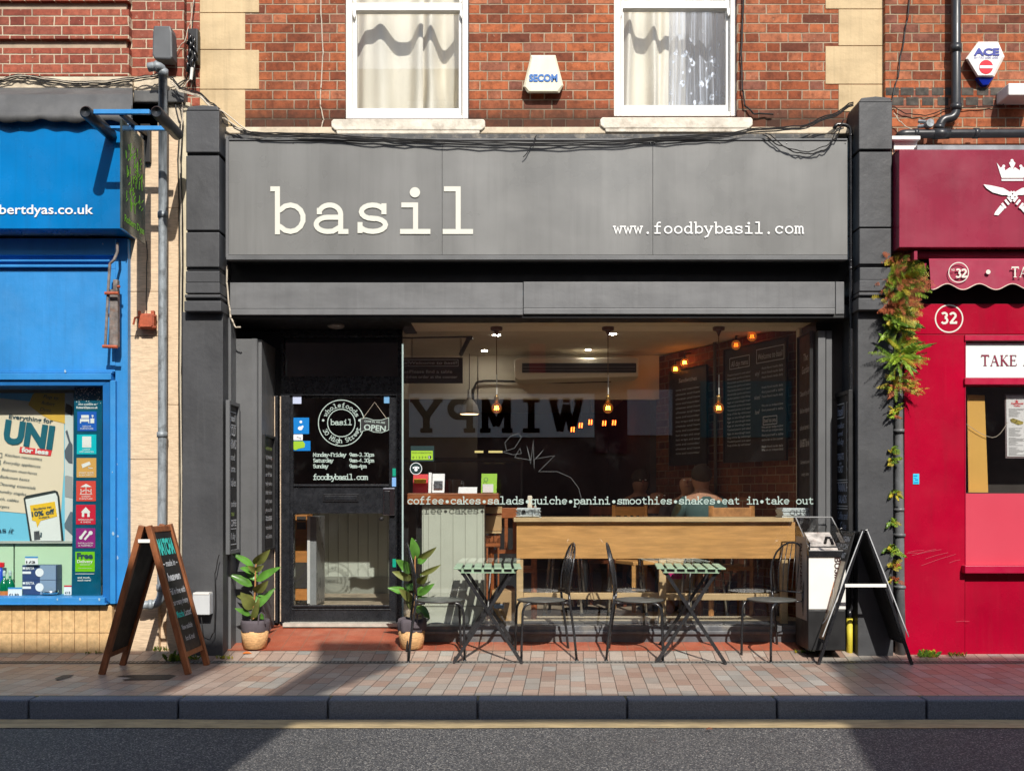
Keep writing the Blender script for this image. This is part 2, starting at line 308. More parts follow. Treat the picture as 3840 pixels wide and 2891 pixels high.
M['awn'] = mk('grey_awning_box', (.15,.152,.155), .42, var=.2, sc=5, bump=.004, bsc=7, st=(.25,1,1), dirt=.3, dcol=(.2,.2,.2), streak=.35)
M['black'] = mk('black_paint', (.012,.012,.013), .5, var=.2)
M['blackg'] = mk('black_gloss_metal', (.016,.016,.018), .25, var=.2, spec=.6)
M['door'] = mk('worn_black_door', (.014,.015,.018), .28, var=.3, sc=12, scr=.4, dirt=.12, dcol=(.09,.09,.10), spec=.6)
M['edge'] = mk('pale_brown_edge', (.55,.42,.30), .6, var=.3, sc=18)
M['blue'] = mk('blue_sign', (.0,.16,.44), .26, var=.14, sc=1.5, spec=.5, streak=.25, bump=.01, bsc=1.4)
M['blue2'] = mk('blue_shopfront', (.03,.235,.57), .42, var=.12, sc=2.5, dirt=.3, dcol=(.10,.32,.62), scr=.15, streak=.3, bump=.003, bsc=18)
M['blued'] = mk('blue_frame', (.012,.13,.38), .35, var=.1)
M['lead'] = mk('grey_lead', (.085,.085,.085), .6, var=.25, sc=5, bump=.006, bsc=9, dirt=.3, dcol=(.2,.19,.17))
M['tile'] = mk('cream_wall_tile', (.66,.44,.22), .3, var=.22, sc=22, spec=.5, dirt=.4, dcol=(.5,.28,.12))
M['grout'] = flat('grout', (.28,.18,.09), .9)
M['maroon'] = mk('maroon_sign', (.26,.022,.05), .28, var=.16, sc=1.2, spec=.5, streak=.3, bump=.01, bsc=1.5)
M['mardark'] = mk('maroon_canvas', (.30,.02,.055), .75, var=.1, sc=7, bump=.003, bsc=12)
M['crim'] = mk('crimson_paint', (.37,.0006,.022), .27, var=.18, sc=1.3, spec=.45, scr=.12, streak=.25, bump=.006, bsc=2.5)
M['pink'] = mk('light_crimson_panel', (.58,.06,.095), .35, var=.05, sc=1.3)
M['pipe_g'] = mk('galvanised_pipe', (.28,.31,.33), .5, metal=.15, var=.35, sc=14, dirt=.95, dcol=(.05,.05,.05), st=(3,3,.5), bump=.002)
M['pipe_b'] = mk('black_plastic_pipe', (.03,.031,.034), .35, var=.2)
M['cable_b'] = flat('black_cable', (.012,.011,.011), .6); M['cable_w'] = flat('cream_cable', (.55,.48,.38), .6)
M['rust'] = mk('rust_red_box', (.36,.075,.03), .6, var=.3, sc=20, bump=.003)
M['steel'] = mk('steel', (.45,.45,.46), .3, metal=.9, var=.15)
M['chrome'] = flat('chrome', (.8,.8,.82), .12, metal=1)
M['oak'] = mk('oak_board', (.66,.35,.12), .5, var=.22, sc=4, st=(1,1,9), bump=.001, bsc=60, dirt=.2, dcol=(.36,.18,.05))
M['oakl'] = mk('pale_oak', (.66,.47,.25), .55, var=.15, sc=5, st=(1,1,4))
M['deck'] = mk('window_deck', (.60,.52,.38), .6, var=.25, sc=5, st=(1,4,1))
M['redwood'] = mk('reddish_wood', (.33,.10,.03), .45, var=.35, sc=7, st=(1,4,6))
M['darkwood'] = mk('dark_wood', (.12,.035,.015), .4, var=.35, sc=9, st=(4,4,1))
M['sage'] = mk('sage_painted_board', (.56,.59,.50), .5, var=.05, sc=3, dirt=.05)
M['ceil'] = mk('cream_ceiling', (.80,.73,.60), .8, var=.04)
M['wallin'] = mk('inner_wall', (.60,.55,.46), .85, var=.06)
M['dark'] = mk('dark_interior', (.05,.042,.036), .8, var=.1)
M['floorin'] = mk('inner_floor', (.40,.33,.25), .45, var=.2, sc=3)
M['chalk'] = mk('chalkboard', (.014,.014,.015), .55, var=.3, dirt=.15, dcol=(.06,.06,.06))
M['teal'] = mk('teal_board', (.015,.06,.065), .6, var=.2)
M['chalkw'] = flat('chalk_white', (.62,.64,.66), .9); M['chalkg'] = flat('chalk_green', (.35,.45,.12), .9); M['chalkt'] = flat('chalk_teal', (.05,.62,.55), .8); M['chalkb'] = flat('chalk_blue', (.36,.42,.55), .9)
M['letter'] = flat('cream_letters', (.66,.65,.57), .6); M['wletter'] = flat('white_letters', (.78,.78,.76), .5)
M['vinyl'] = flat('pale_vinyl', (.40,.50,.46), .7)
M['glass'] = glass('clear_glass', ior=1.95, dust=.008); M['glassd'] = glass('door_glass', (.93,.94,.94), 1.75, .015); M['glassu'] = glass('upstairs_glass', (.95,.97,1), 1.5, .10)
M['glassl'] = glass('left_shop_glass', (.95,.97,.96), 1.45, .015); M['glassr'] = glass('right_shop_glass', (.93,.93,.93), 1.7, .02)
M['curtain'] = mk('cream_curtain', (.74,.66,.50), .9, var=.08, sc=3, st=(3,3,.6), dirt=.12, dcol=(.6,.5,.33))
M['card'] = mk('cardboard', (.52,.34,.17), .8, var=.08); M['paper'] = mk('paper', (.8,.8,.78), .6, var=.04)
M['leafg'] = mk('ficus_leaf', (.085,.22,.03), .35, var=.45, sc=9, spec=.5); M['leafb'] = mk('ficus_leaf_under', (.17,.19,.045), .55, var=.3, sc=9)
M['basket'] = mk('woven_basket', (.62,.36,.16), .8, var=.3, sc=30, st=(1,1,4), bump=.008, bsc=70); M['bagcloth'] = mk('grey_cloth', (.085,.07,.08), .9, var=.2)
M['stem'] = mk('plant_stem', (.36,.17,.06), .7, var=.3)
M['tgreen'] = mk('green_slat_paint', (.24,.36,.24), .5, var=.2, sc=12, dirt=.25, dcol=(.3,.3,.24), bump=.001)
M['chair'] = mk('black_chair_metal', (.02,.02,.022), .28, var=.3, sc=20, spec=.6, scr=.25)
M['seat'] = mk('chair_seat', (.075,.08,.075), .45, var=.3, sc=12, scr=.2)
M['wood_b'] = mk('board_wood', (.25,.085,.03), .5, var=.35, sc=9, st=(3,3,.7), dirt=.5, dcol=(.1,.035,.015))
M['yellow'] = mk('yellow_pipe', (.72,.60,.05), .6, var=.15, dirt=.4, dcol=(.35,.28,.08))
M['skin'] = flat('skin', (.42,.22,.14), .6); M['hair'] = flat('hair', (.05,.04,.03), .8); M['tee'] = flat('teal_shirt', (.05,.10,.10), .9); M['dshirt'] = flat('dark_shirt', (.05,.045,.06), .9)
def paving():
    m, g, p = newmat('brick_paving'); P = g.pos(); sp = g.new('SeparateXYZ', i0=P); w = g.m('MULTIPLY', g.m('SUBTRACT', g.noise(P, 12, 3), .5), .010)
    u = g.m('ADD', g.m('ADD', sp.outputs[0], g.m('MULTIPLY', sp.outputs[1], -.057)), w); q = g.m('DIVIDE', g.m('ADD', u, 30), .1); c = g.m('FLOOR', q); fx = g.m('MULTIPLY', g.m('FRACT', q), .1)
    w1 = g.new('TexWhiteNoise', noise_dimensions='1D'); g.l.new(c, w1.inputs[1])
    v = g.m('DIVIDE', g.m('ADD', sp.outputs[1], g.m('MULTIPLY', w1.outputs[0], .2)), .2); r = g.m('FLOOR', v); fy = g.m('MULTIPLY', g.m('FRACT', v), .2)
    e = lambda s: g.new('MapRange', i0=s, i1=.0015, i2=.006, i3=0.0, i4=1.0).outputs[0]
    mask = g.m('MULTIPLY', e(fx), e(fy)); wn = g.new('TexWhiteNoise', noise_dimensions='2D'); g.l.new(g.new('CombineXYZ', i0=c, i1=r).outputs[0], wn.inputs[0])
    col = g.ramp(wn.outputs[0], [(0, (.42,.29,.23)), (.25, (.48,.36,.29)), (.45, (.36,.22,.165)), (.62, (.52,.43,.36)), (.78, (.33,.31,.28)), (.9, (.48,.45,.40)), (1, (.30,.18,.135))])
    gr = g.noise(P, 120, 5, .7); col = g.mix(g.ramp(gr, [(.35, .45), (.6, 0)]), col, (.12,.10,.085)); col = g.mix(g.ramp(g.noise(P, 3, 5, .7), [(.45, 0), (.7, .5)]), col, (.27,.21,.17))
    col = g.mix(g.ramp(g.noise(P, 55, 3, .5), [(.70, 0), (.73, .55)]), col, (.08,.07,.06))
    col = g.mix(mask, (.05,.04,.032), col); g.l.new(col, p.inputs['Base Color']); p.inputs['Roughness'].default_value = .42; p.inputs['Specular IOR Level'].default_value = .55
    g.bump(g.m('ADD', mask, g.m('MULTIPLY', gr, .35)), .8, .004, p); return m
M['paving'] = paving()
def asphalt():
    m, g, p = newmat('asphalt'); P = g.pos(); vo = g.new('TexVoronoi'); vo.inputs['Scale'].default_value = 135; g.l.new(P, vo.inputs['Vector'])
    sx = g.new('SeparateColor', i0=vo.outputs['Color']).outputs[0]; c = g.ramp(sx, [(0, (.04,.04,.043)), (.4, (.085,.085,.09)), (.7, (.155,.15,.145)), (.9, (.29,.275,.25)), (1, (.5,.47,.42))])
    c = g.mix(g.ramp(vo.outputs['Distance'], [(.35, 0), (.75, .85)]), c, (.02,.02,.022)); c = g.mix(g.ramp(g.noise(P, 1.5, 4), [(.4, 0), (.7, .3)]), c, (.05,.048,.045))
    g.l.new(c, p.inputs['Base Color']); p.inputs['Roughness'].default_value = .75; g.bump(vo.outputs['Distance'], -.0 + 1.0, -.004, p); return m
M['asphalt'] = asphalt()
M['kerb'] = mk('granite_kerb', (.125,.145,.185), .75, var=.35, sc=120, bump=.004, bsc=90, dirt=.4, dcol=(.05,.05,.055))
M['line'] = mk('yellow_line_paint', (.42,.32,.17), .75, var=.25, sc=20, bump=.002, dirt=.55, dcol=(.24,.19,.13), st=(.3,1,1))
def redtile():
    m, g, p = newmat('red_quarry_tile'); P = g.pos(); sp = g.new('SeparateXYZ', i0=P); f = lambda s, w: g.m('MULTIPLY', g.m('FRACT', g.m('DIVIDE', g.m('ADD', s, 30), w)), w)
    e = lambda s, a: g.new('MapRange', i0=s, i1=a*.5, i2=a, i3=0.0, i4=1.0).outputs[0]
    mask = g.m('MULTIPLY', e(f(sp.outputs[0], .15), .005), e(f(sp.outputs[1], .15), .005)); rib = g.m('MULTIPLY', e(f(sp.outputs[0], .019), .007), e(f(sp.outputs[1], .019), .007))
    c = g.ramp(g.noise(P, 6, 5), [(.3, (.30,.07,.035)), (.7, (.42,.115,.06))]); c = g.mix(g.ramp(g.noise(P, 2, 4, .7), [(.5, 0), (.75, .6)]), c, (.40,.26,.18)); c = g.mix(mask, (.25,.16,.11), c)
    g.l.new(c, p.inputs['Base Color']); p.inputs['Roughness'].default_value = .5; g.bump(g.m('ADD', mask, g.m('MULTIPLY', rib, .5)), .7, .003, p); return m
M['redtile'] = redtile()
# ---------------------------------------------------------------- ground
KY, PY = 6.19, 7.62                                 # kerb front face; where the pavement starts to rise to the door
def zg(y): return max(0, .178*(y-PY))
b = B(); b.add([(-60,-40,-.12),(60,-40,-.12),(60,KY+.05,-.12),(-60,KY+.05,-.12)], [(0,1,2,3)]); tag(b.build('road', M['asphalt'], origin=(0,0,-.12)), 'grey asphalt road in front of the kerb', kind='structure')
b = B(); yl = lambda x, o: 5.945+o+.006*sin(x*1.7)+.004*sin(x*5.1)
b.sheet(lambda u, v: (-30+60*u, yl(-30+60*u, v*.225-.01), -.116), 300, 1); tag(b.build('road_marking', M['line'], origin=(0,0,-.116)), 'worn yellow line painted along the foot of the kerb', kind='structure')
b = B(); j0 = (710-CX)/(353.5*1.736)
for i in range(-14, 15):
    x = (708*1.736-CX)/(353.5*1.736)+i*.915; b.box(x+.006, x+.909, KY, KY+.13, -.2, -.002)
b.box(-13, 13, KY+.05, KY+.125, -.2, -.03); tag(b.build('kerb', M['kerb'], bevel=.011, origin=(0,KY,0)), 'granite kerb stones with open joints', kind='structure')
b = B(); nx = 2; ys = [KY+.125, PY, 7.86, 8.9]
b.add([(x, y, zg(y)) for y in ys[:3] for x in (-30, 30)], [(0,1,3,2), (2,3,5,4)]); tag(b.build('pavement', M['paving'], origin=(0,7,0)), 'red and grey brick pavement', kind='structure')
b = B(); b.add([(-2.3,7.86,zg(7.86)+.004),(3.0,7.86,zg(7.86)+.004),(3.0,8.62,zg(8.62)),(-2.3,8.62,zg(8.62))], [(0,1,2,3)]); tag(b.build('entrance_floor', M['redtile'], origin=(0,8,0)), 'ribbed red tile ramp before the cafe door', kind='structure')
b = B(); b.box(-12, 12, 7.525, 7.605, -.06, -.035); tag(b.build('drain_floor', M['black'], origin=(0,7.5,0)), 'dark slot under the drain grating', kind='structure')
for pts in ([(205,2545),(236,2532),(278,2530),(262,2540),(215,2552)], [(430,2536),(500,2531),(640,2530),(662,2534),(632,2548),(520,2549),(470,2551),(455,2549),(500,2543),(470,2538)]):
    t = B(); q = []
    for x, y in pts: D_ = 1.23*F/(y-HY); q.append(((x-CX)*D_/F, D_, .0035))
    t.add(q, [tuple(range(len(q)))]); tag(t.build('pavement_repair', mk('tar_patch', (.02,.02,.021), .6, var=.4, sc=30)), 'black tar repair in the brick pavement', kind='structure')
# slot drain: frame bars with cross bars
b = B()
for y in (7.52, 7.60): b.box(-12, 12, y, y+.012, .0005, .006)
for i in range(560): x = -8.4+i*.03; b.box(x, x+.013, 7.53, 7.602, .001, .0045)
tag(b.build('drain_grating', mk('drain_steel', (.22,.21,.19), .5, metal=.4, var=.3), origin=(0,7.56,0)), 'long narrow slotted drain grating set along the brick pavement', 'drain')
b = B(); b.box(-8.4, 8.4, 7.531, 7.601, .0004, .0008); tag(b.build('drain_slot', M['black'], origin=(0,7.56,0)), 'dark slots of the drain', kind='structure')
# ---------------------------------------------------------------- houses opposite (behind the camera): they shade the street, mirrored in the glass; notches and bar added to shape sunlight
KZ, TX, Y0 = tan(EL)/cos(AZ), tan(AZ), -2.2
def shp(X, D, z=0): dy = D-Y0; return (X+dy*TX, Y0, z+dy*KZ)
opp = empty('terrace_house', (-6, Y0, -.12), 'dark brick terrace across the road with skyline cut to shape the sunlight, seen only mirrored in the glass', 'building')
b = B()
zl = 9.0; pA = shp(-.82, 7.52); pB = shp(-1.24, 6.33); pC = shp(-1.5, 4.0, -.12); pD = shp(2.35, 7.52); pE = shp(2.1, 6.33); pG = shp(1.56, 4.0, -.12)  # unseen skyline notch, shaped so direct sun draws the bright pavement patch
qA = shp(-2.12, 7.58); qB = shp(-2.18, 6.33); qC = shp(-1.53, 6.33); qD = shp(-1.44, 7.58)  # second unseen notch, shaped to let sun onto the paving before the door
b.prism([(-22,Y0,-.12),(pC[0],Y0,-.12),pC,pB,(-22,Y0,pB[2])], (0,-.08,0)); b.prism([(-22,Y0,pB[2]),qB,qA,(qA[0],Y0,zl),(-22,Y0,zl)], (0,-.08,0)); b.prism([qC,pB,pA,(pA[0],Y0,9.2),(qD[0],Y0,9.2),qD], (0,-.08,0))
b.prism([(pG[0],Y0,-.12),(26,Y0,-.12),(26,Y0,8.85),(4.9,Y0,8.85),(pD[0],Y0,8.70),pD,pE,pG], (0,-.08,0))
b.prism([(pC[0],Y0,-.12),(pG[0],Y0,-.12),pG,pC], (0,-.08,0)); b.build('wall', mk('opposite_wall', (.16,.09,.07), .9, var=.3, sc=2), opp)
b = B(); z1 = shp(0, KY+.14)[2]+.01; z0 = shp(0, KY-.02, -.12)[2]-.02; b.box(pB[0]-.3, pE[0]+.3, Y0-.08, Y0, z0, z1); b.build('kerb_shade_bar', M['black'], opp)  # unseen bar added across the notch to keep the kerb in shade
b = B()
for i in range(-5, 7):
    for zz in (4.4, 6.9):
        x = i*2.3+.4
        if zz > 5 and -1.2 < x < 5.3: continue
        b.box(x, x+1.0, Y0, Y0+.03, zz, zz+1.5)
each(b, 'window', flat('pale_window', (.55,.56,.56), .3), opp)
# mirrored shop signs: 2 x 8.1 - (-2.2) behind the glass
b = B(); mx = lambda px: (px-CX)/F*(2*8.1-Y0); mz = lambda py: H+(HY-py)/F*(2*8.1-Y0); sg = empty('shop_sign', (0, Y0, mz(1700)), 'long pale shop sign with maroon letters mirrored in the cafe window', 'sign')
b.box(mx(1535), mx(2228), Y0+.01, Y0+.06, mz(1640), mz(1478)); b.build('panel', flat('pale_panel', (.85,.83,.78), .5), sg)
b = B(); WL = {'W': [[(.02,.92),(.30,.05)], [(.30,.05),(.5,.8)], [(.5,.8),(.72,.05)], [(.72,.05),(.98,.92)], [(-.1,.93),(.2,.93)], [(.38,.93),(.62,.93)], [(.8,.93),(1.1,.93)]], 'I': [[(.5,0),(.5,1)], [(.2,.93),(.8,.93)], [(.2,.07),(.8,.07)]], 'M': [[(.1,0),(.1,1)], [(.1,.95),(.5,.2)], [(.5,.2),(.9,.95)], [(.9,0),(.9,1)], [(-.08,.07),(.3,.07)], [(.7,.07),(1.08,.07)]],
 'P': [[(.2,0),(.2,1)], [(.2,.9)]+A(.6,.68,.28,.22,90,-90)+[(.2,.46)], [(0,.07),(.42,.07)]], 'Y': [[(.05,.95),(.5,.45)], [(.95,.95),(.5,.45)], [(.5,.5),(.5,0)], [(.28,.07),(.72,.07)], [(-.08,.93),(.25,.93)], [(.75,.93),(1.08,.93)]]}
hh = mz(1492)-mz(1624); ww = (mx(2185)-mx(1550))/5.15; O = V((mx(2175), Y0+.065, mz(1624)))
for i_, ch in enumerate('WIMPY'):
    for st in WL[ch]: b.ribbon([((i_*1.06+p[0]*.85)*ww, p[1]*hh) for p in st], .19*hh if abs(st[0][1]-st[-1][1]) > .1 else .13*hh, O, V((-1,0,0)), FW, V((0,1,0))); b.build('lettering', flat('maroon_letters', (.20,.008,.015), .5), sg)
sg = empty('shop_sign', (mx(2430), Y0, mz(1900)), 'plain pale square panel mirrored in the cafe window', 'sign'); b = B(); b.box(mx(2352), mx(2520), Y0+.01, Y0+.05, mz(1632), mz(1462)); b.build('panel', flat('pale_panel', (.6,.55,.56), .5), sg)
for (a0, a1, c0_, c1_, cl_, lab) in ((2625,2965,1640,1430,(.01,.12,.14),'teal shop sign mirrored over the chalk menu board in the cafe window'), (2232,2350,1700,1480,(.12,.01,.015),'dark red hanging panel mirrored right of the pale shop sign'), (1985,2045,1400,1290,(.5,.05,.04),'red agency board mirrored in the pane above the door')):
    t = B(); t.box(mx(a0), mx(a1), Y0+.01, Y0+.05, mz(c0_), mz(c1_)); tag(t.build('shop_sign', flat('mirrored_panel', cl_, .6)), lab, 'sign')
# ---------------------------------------------------------------- cafe building
cafe = empty('cafe_building', (.3, 8.0, 0), 'red brick building with dark grey cafe shopfront and two white sash windows above', 'building')
DB = 7.97; TOP = -750
b = B()
for x0, x1 in ((749,1294),(1759,2302),(2765,3318)): b.px(x0, TOP, x1, 506, DB, .3)
for x0, x1 in ((1294,1759),(2302,2765)): b.px(x0, 452, x1, 506, DB, .3)
b.build('wall', M['brick'], cafe)
for pts in ([(749,TOP,971,49),(749,49,919,187),(749,187,971,336),(749,336,919,480)], [(3096,TOP,3320,35),(3145,35,3320,173),(3096,173,3320,317),(3145,317,3320,420)]):
    b = B()
    for i, (x0, y0, x1, y1) in enumerate(pts): b.px(x0, y0+1.2, x1, y1-1.2, DB-.006, .02)
    b.build('quoin', M['stone'], cafe, bevel=.003)
def sash(x0, x1, gx0, gx1, gy0, gy1, yb, sx0, sx1, sy0, lace):
    w = B(); t = 26
    w.px(x0, TOP, x0+t, yb, 8.02, .16); w.px(x1-t, TOP, x1, yb, 8.02, .16); w.px(x0+t, gy1+24, x1-t, yb, 8.03, .14)
    fr = w.build('window', M['white'], cafe, bevel=.006)
    s = B(); s.px(x0+t+1, gy0-14, gx0, gy1+24, 8.07, .045); s.px(gx1, gy0-14, x1-t-1, gy1+24, 8.07, .045); s.px(gx0, gy1, gx1, gy1+23.5, 8.07, .045); s.px(x0+t+1, gy0-30, x1-t-1, gy0-1, 8.045, .07)
    s.px(gx0-14, TOP, gx0-2, gy0-31, 8.05, .05); s.px(gx1+2, TOP, gx1+14, gy0-31, 8.05, .05)
    for q in (gx0-16, gx1+4): s.ppoly([(q,gy0-2),(q+13,gy0-2),(q+11,gy0+22),(q+6,gy0+30),(q,gy0+14)], 8.035, .03)
    s.build('sash', M['white'], fr, bevel=.004)
    g_ = B(); g_.px(gx0, gy0, gx1, gy1, 8.09, .004); g_.px(gx0-2, TOP, gx1+2, gy0-31, 8.085, .004); g_.build('pane', M['glassu'], fr)
    c = B(); sl_ = B()
    sl_.ppoly([(sx0+6,sy0),(sx1-6,sy0),(sx1,sy0+8),(sx1,sy0+30),(sx1-14,sy0+42),(sx0+14,sy0+42),(sx0,sy0+30),(sx0-2,sy0+10)], 7.88, .2); sl_.ppoly([(sx0+16,sy0+40),(sx1-18,sy0+40),(sx1-22,sy0+56),(sx0+20,sy0+56)], 7.885, .1)
    sl_.build('sill', M['sillw'], fr, bevel=.008)
    r = B(); r.px(x0-60, TOP, x1+60, yb+60, 8.9, .05); r.px(x0-60, TOP, x0-50, yb+60, 8.3, .6); r.px(x1+50, TOP, x1+60, yb+60, 8.3, .6); r.build('room_wall', M['wallin'], fr)
    def cloth(xa, xb, ya, yb_, n, amp, nm, mat, D=8.28, ph=0, curl=0):
        k = B()
        def fn(u, v):
            x = xa+(xb-xa)*u; y = ya+(yb_-ya)*v; f = sin(u*n*2*pi+ph+.5*sin(u*7+ph))+.35*sin(u*n*4.3*pi+ph*2)
            p = at(x+6*sin(v*3+u*9)*v, y, 8.2); return (p.x, D+amp*f*(.75+.25*v)+.02*sin(v*5+u*8)+curl*max(0, v-.62)*sin(u*9+v*8), p.z)
        k.sheet(fn, 90, 30); q = k.build(nm, mat, fr, smooth=2)
    if not lace:
        cloth(gx0-20, (gx0+gx1)/2+60, -260, gy1+30, 1.7, .05, 'curtain', M['curtain'], ph=.6, curl=.05); cloth((gx0+gx1)/2+30, gx1+20, -260, gy1+30, 1.5, .06, 'curtain', M['curtain'], D=8.31, ph=2.2, curl=.16)
    else:
        cloth(gx0-20, gx0+180, -260, gy1+30, 2.0, .055, 'curtain', M['curtain'], ph=2.6); cloth(gx0+178, gx1+20, -260, gy1-4, 5.0, .022, 'net_curtain', lacem(), D=8.33, ph=1)
def lacem():
    m, g, p = newmat('lace'); P = g.pos(); p.inputs['Base Color'].default_value = (.8,.82,.84,1); p.inputs['Roughness'].default_value = .9
    vo = g.new('TexVoronoi'); vo.inputs['Scale'].default_value = 11; g.l.new(P, vo.inputs['Vector']); fl = g.ramp(vo.outputs['Distance'], [(.30, 1), (.36, 0)]); pet = g.ramp(g.noise(P, 34, 2, .5), [(.44, 0), (.5, 1)])
    sp = g.new('SeparateXYZ', i0=P); low = g.new('MapRange', i0=sp.outputs[2], i1=5.15, i2=4.9, i3=0.0, i4=1.0).outputs[0]; st = g.ramp(g.noise(g.vmul(P, (40,1,1)), 1.6, 3), [(.45, .12), (.65, .55)])
    a = g.m('MAXIMUM', st, g.m('MULTIPLY', g.m('MULTIPLY', fl, pet), low)); mx_ = g.new('MixShader'); tr = g.new('BsdfTransparent'); g.l.new(a, mx_.inputs[0]); g.l.new(tr.outputs[0], mx_.inputs[1]); g.l.new(p.outputs[0], mx_.inputs[2]); g.l.new(mx_.outputs[0], g.n['Material Output'].inputs[0]); return m
sash(1294, 1759, 1338, 1720, 41, 407, 447, 1243, 1819, 447, 0)
sash(2302, 2765, 2339, 2722, 33, 395, 437, 2252, 2823, 440, 1)
# cornice ledge
b = B(); b.px(838, 476, 3190, 502, 7.90, .2); b.build('ledge', M['cream'], cafe, bevel=.008)
b = B(); b.px(838, 502.5, 3140, 522, 7.86, .2); b.build('cornice', mk('peeling_cornice', (.07,.07,.07), .7, var=.3, sc=12, dirt=.7, dcol=(.5,.43,.33), bump=.004), cafe, bevel=.006)
# pilasters
def pil(x0, x1, ys, dx, top):
    b = B()
    for (a, c, g_, D) in ys: b.px(x0-g_, a, x1+g_, c, D, 8.25-D)
    b.prism([at(x0, top+22, 7.71), at(x0+10, top+6, 7.71), at((x0+x1)/2, top, 7.71), at(x1-8, top+5, 7.71), at(x1, top+22, 7.71)], (0,.4,0))
    b.build('pilaster', M['grey'], cafe, bevel=.012)
pil(697, 822, [(416,572,0,7.71),(572,584,-4,7.74),(584,864,0,7.71),(864,871,-4,7.74),(871,1002,0,7.71),(1003,1014,-1,7.73),(1016,1060,1,7.71),(1060,1100,2,7.68),(1104,1117,5,7.69),(1118,1126,3,7.71),(1128,1168,7,7.68),(1169,2500,14,7.75)], 0, 394)
pil(3221, 3346, [(384,560,0,7.71),(560,570,-4,7.74),(570,852,-1,7.71),(852,857,-5,7.74),(857,990,-2,7.71),(991,1001,-4,7.73),(1003,1050,-3,7.71),(1050,1092,-2,7.68),(1096,1108,0,7.69),(1110,1117,-2,7.71),(1118,1162,2,7.68),(1164,2500,4,7.75)], 0, 362)
# fascia sign
fs = B(); fs.px(858, 526, 1657.5, 956, 7.80, .03); fs.px(1658.5, 526, 2447.5, 956, 7.80, .03); fs.px(2448.5, 526, 3178, 956, 7.80, .03); fa = fs.build('fascia_sign', M['fascia'], cafe, bevel=.0015)
b = B(); b.px(846, 512, 857, 966, 7.79, .05); b.px(848, 957, 3178, 974, 7.785, .07); b.px(858, 520, 3178, 526, 7.79, .04); b.build('trim', M['greyw'], fa, bevel=.002)
b = B(); b.px(858, 530, 3178, 973, 7.835, .3); b.build('backing', M['black'], fa)
b = B(); pslab(b, 'basil', 1014, 880, 121, 7.796, 772, sw=.155); b.build('lettering', M['letter'], fa)
b = B(); pslab(b, 'www.foodbybasil.com', 2300, 878, 30.5, 7.796, 714, sw=.175); b.build('lettering', M['wletter'], fa)
b = B()
for x in (1100, 1300, 1648, 1668, 1900, 2150, 2438, 2458, 2700, 2950, 3168):
    for y in (538, 962): b.ball(at(x+random.uniform(-2,2), y, 7.798), .005, .003, .005, 6, 5)
each(b, 'screw', M['blackg'], fa)
# recess below the sign, awning box, soffit
b = B(); b.px(838, 974, 3200, 1062, 8.02, .3); b.px(838, 1180, 3200, 1200, 8.3, .4); b.build('lintel', M['black'], cafe)
b = B(); b.px(862, 1060, 1961, 1158, 7.885, .35); b.px(1963, 1057, 3132, 1156, 7.888, .35); b.px(862, 1158.5, 1961, 1181, 7.875, .37); b.px(1963, 1156.5, 3132, 1178, 7.875, .37); b.px(3134, 1057, 3166, 1178, 7.89, .3); b.build('awning_box', M['awn'], cafe, bevel=.004)
b = B(); b.px(825, 1182, 1515, 1196, 7.95, .12); p = at(0, 1200, 8.0); b.box(-2.3, 2.7, 7.9, 8.12, p.z-.0, p.z+.1); b.box(-2.3, -.82, 8.12, 8.75, at(0,1203,8.1).z, p.z+.1); b.build('soffit', M['black'], cafe)
# lobby: side wall, jamb panels
zt = at(0,1200,8.0).z
b = B(); b.box(-2.33, -2.19, 7.9, 8.05, -.05, zt); b.box(-2.22, -2.02, 8.05, 8.079, -.05, 2.49); b.box(-2.2, -1.995, 8.08, 8.6, -.05, 2.49); b.build('jamb_panel', M['greyw'], cafe, bevel=.004)
b = B(); b.box(-2.06, -2.022, 8.035, 8.05, .05, 2.49); b.build('jamb_bead', M['greyw'], cafe)
b = B(); b.box(-2.3, -.9, 8.56, 8.7, at(0,1475,8.5).z, zt); b.box(-2.3,-1.93,8.55,8.7,0,zt); b.build('door_lintel', M['black'], cafe)
# right side: frame strips, black recess
b = B(); b.px(3068, 1240, 3096, 2345, 8.05, .12); b.px(3098, 1240, 3120, 2345, 8.06, .12); b.build('window_frame', M['greyw'], cafe, bevel=.003)
b = B(); b.px(3120, 1180, 3245, 2480, 8.22, .3); b.build('side_recess', M['black'], cafe)
b = B(); b.px(3055, 2345, 3122, 2415, 7.98, .25); b.px(3085, 2290, 3150, 2476, 7.93, .2); b.build('plinth_block', mk('dark_render', (.045,.045,.045), .85, var=.4, sc=30, bump=.004), cafe)
# stall riser (plinth) under the window
b = B(); b.px(1508, 2347, 3060, 2372, 8.06, .35); b.px(1508, 2366, 3060, 2378, 8.045, .35); b.px(1508, 2376, 3060, 2425, 8.07, .3); b.build('stall_riser', mk('worn_grey_plinth', (.10,.105,.115), .5, var=.3, sc=8, dirt=.5, dcol=(.34,.30,.22), scr=.3, bump=.002), cafe, bevel=.004)
b = B(); b.px(1508, 1190, 3060, 1202, 8.07, .1); b.build('window_head', M['black'], cafe)
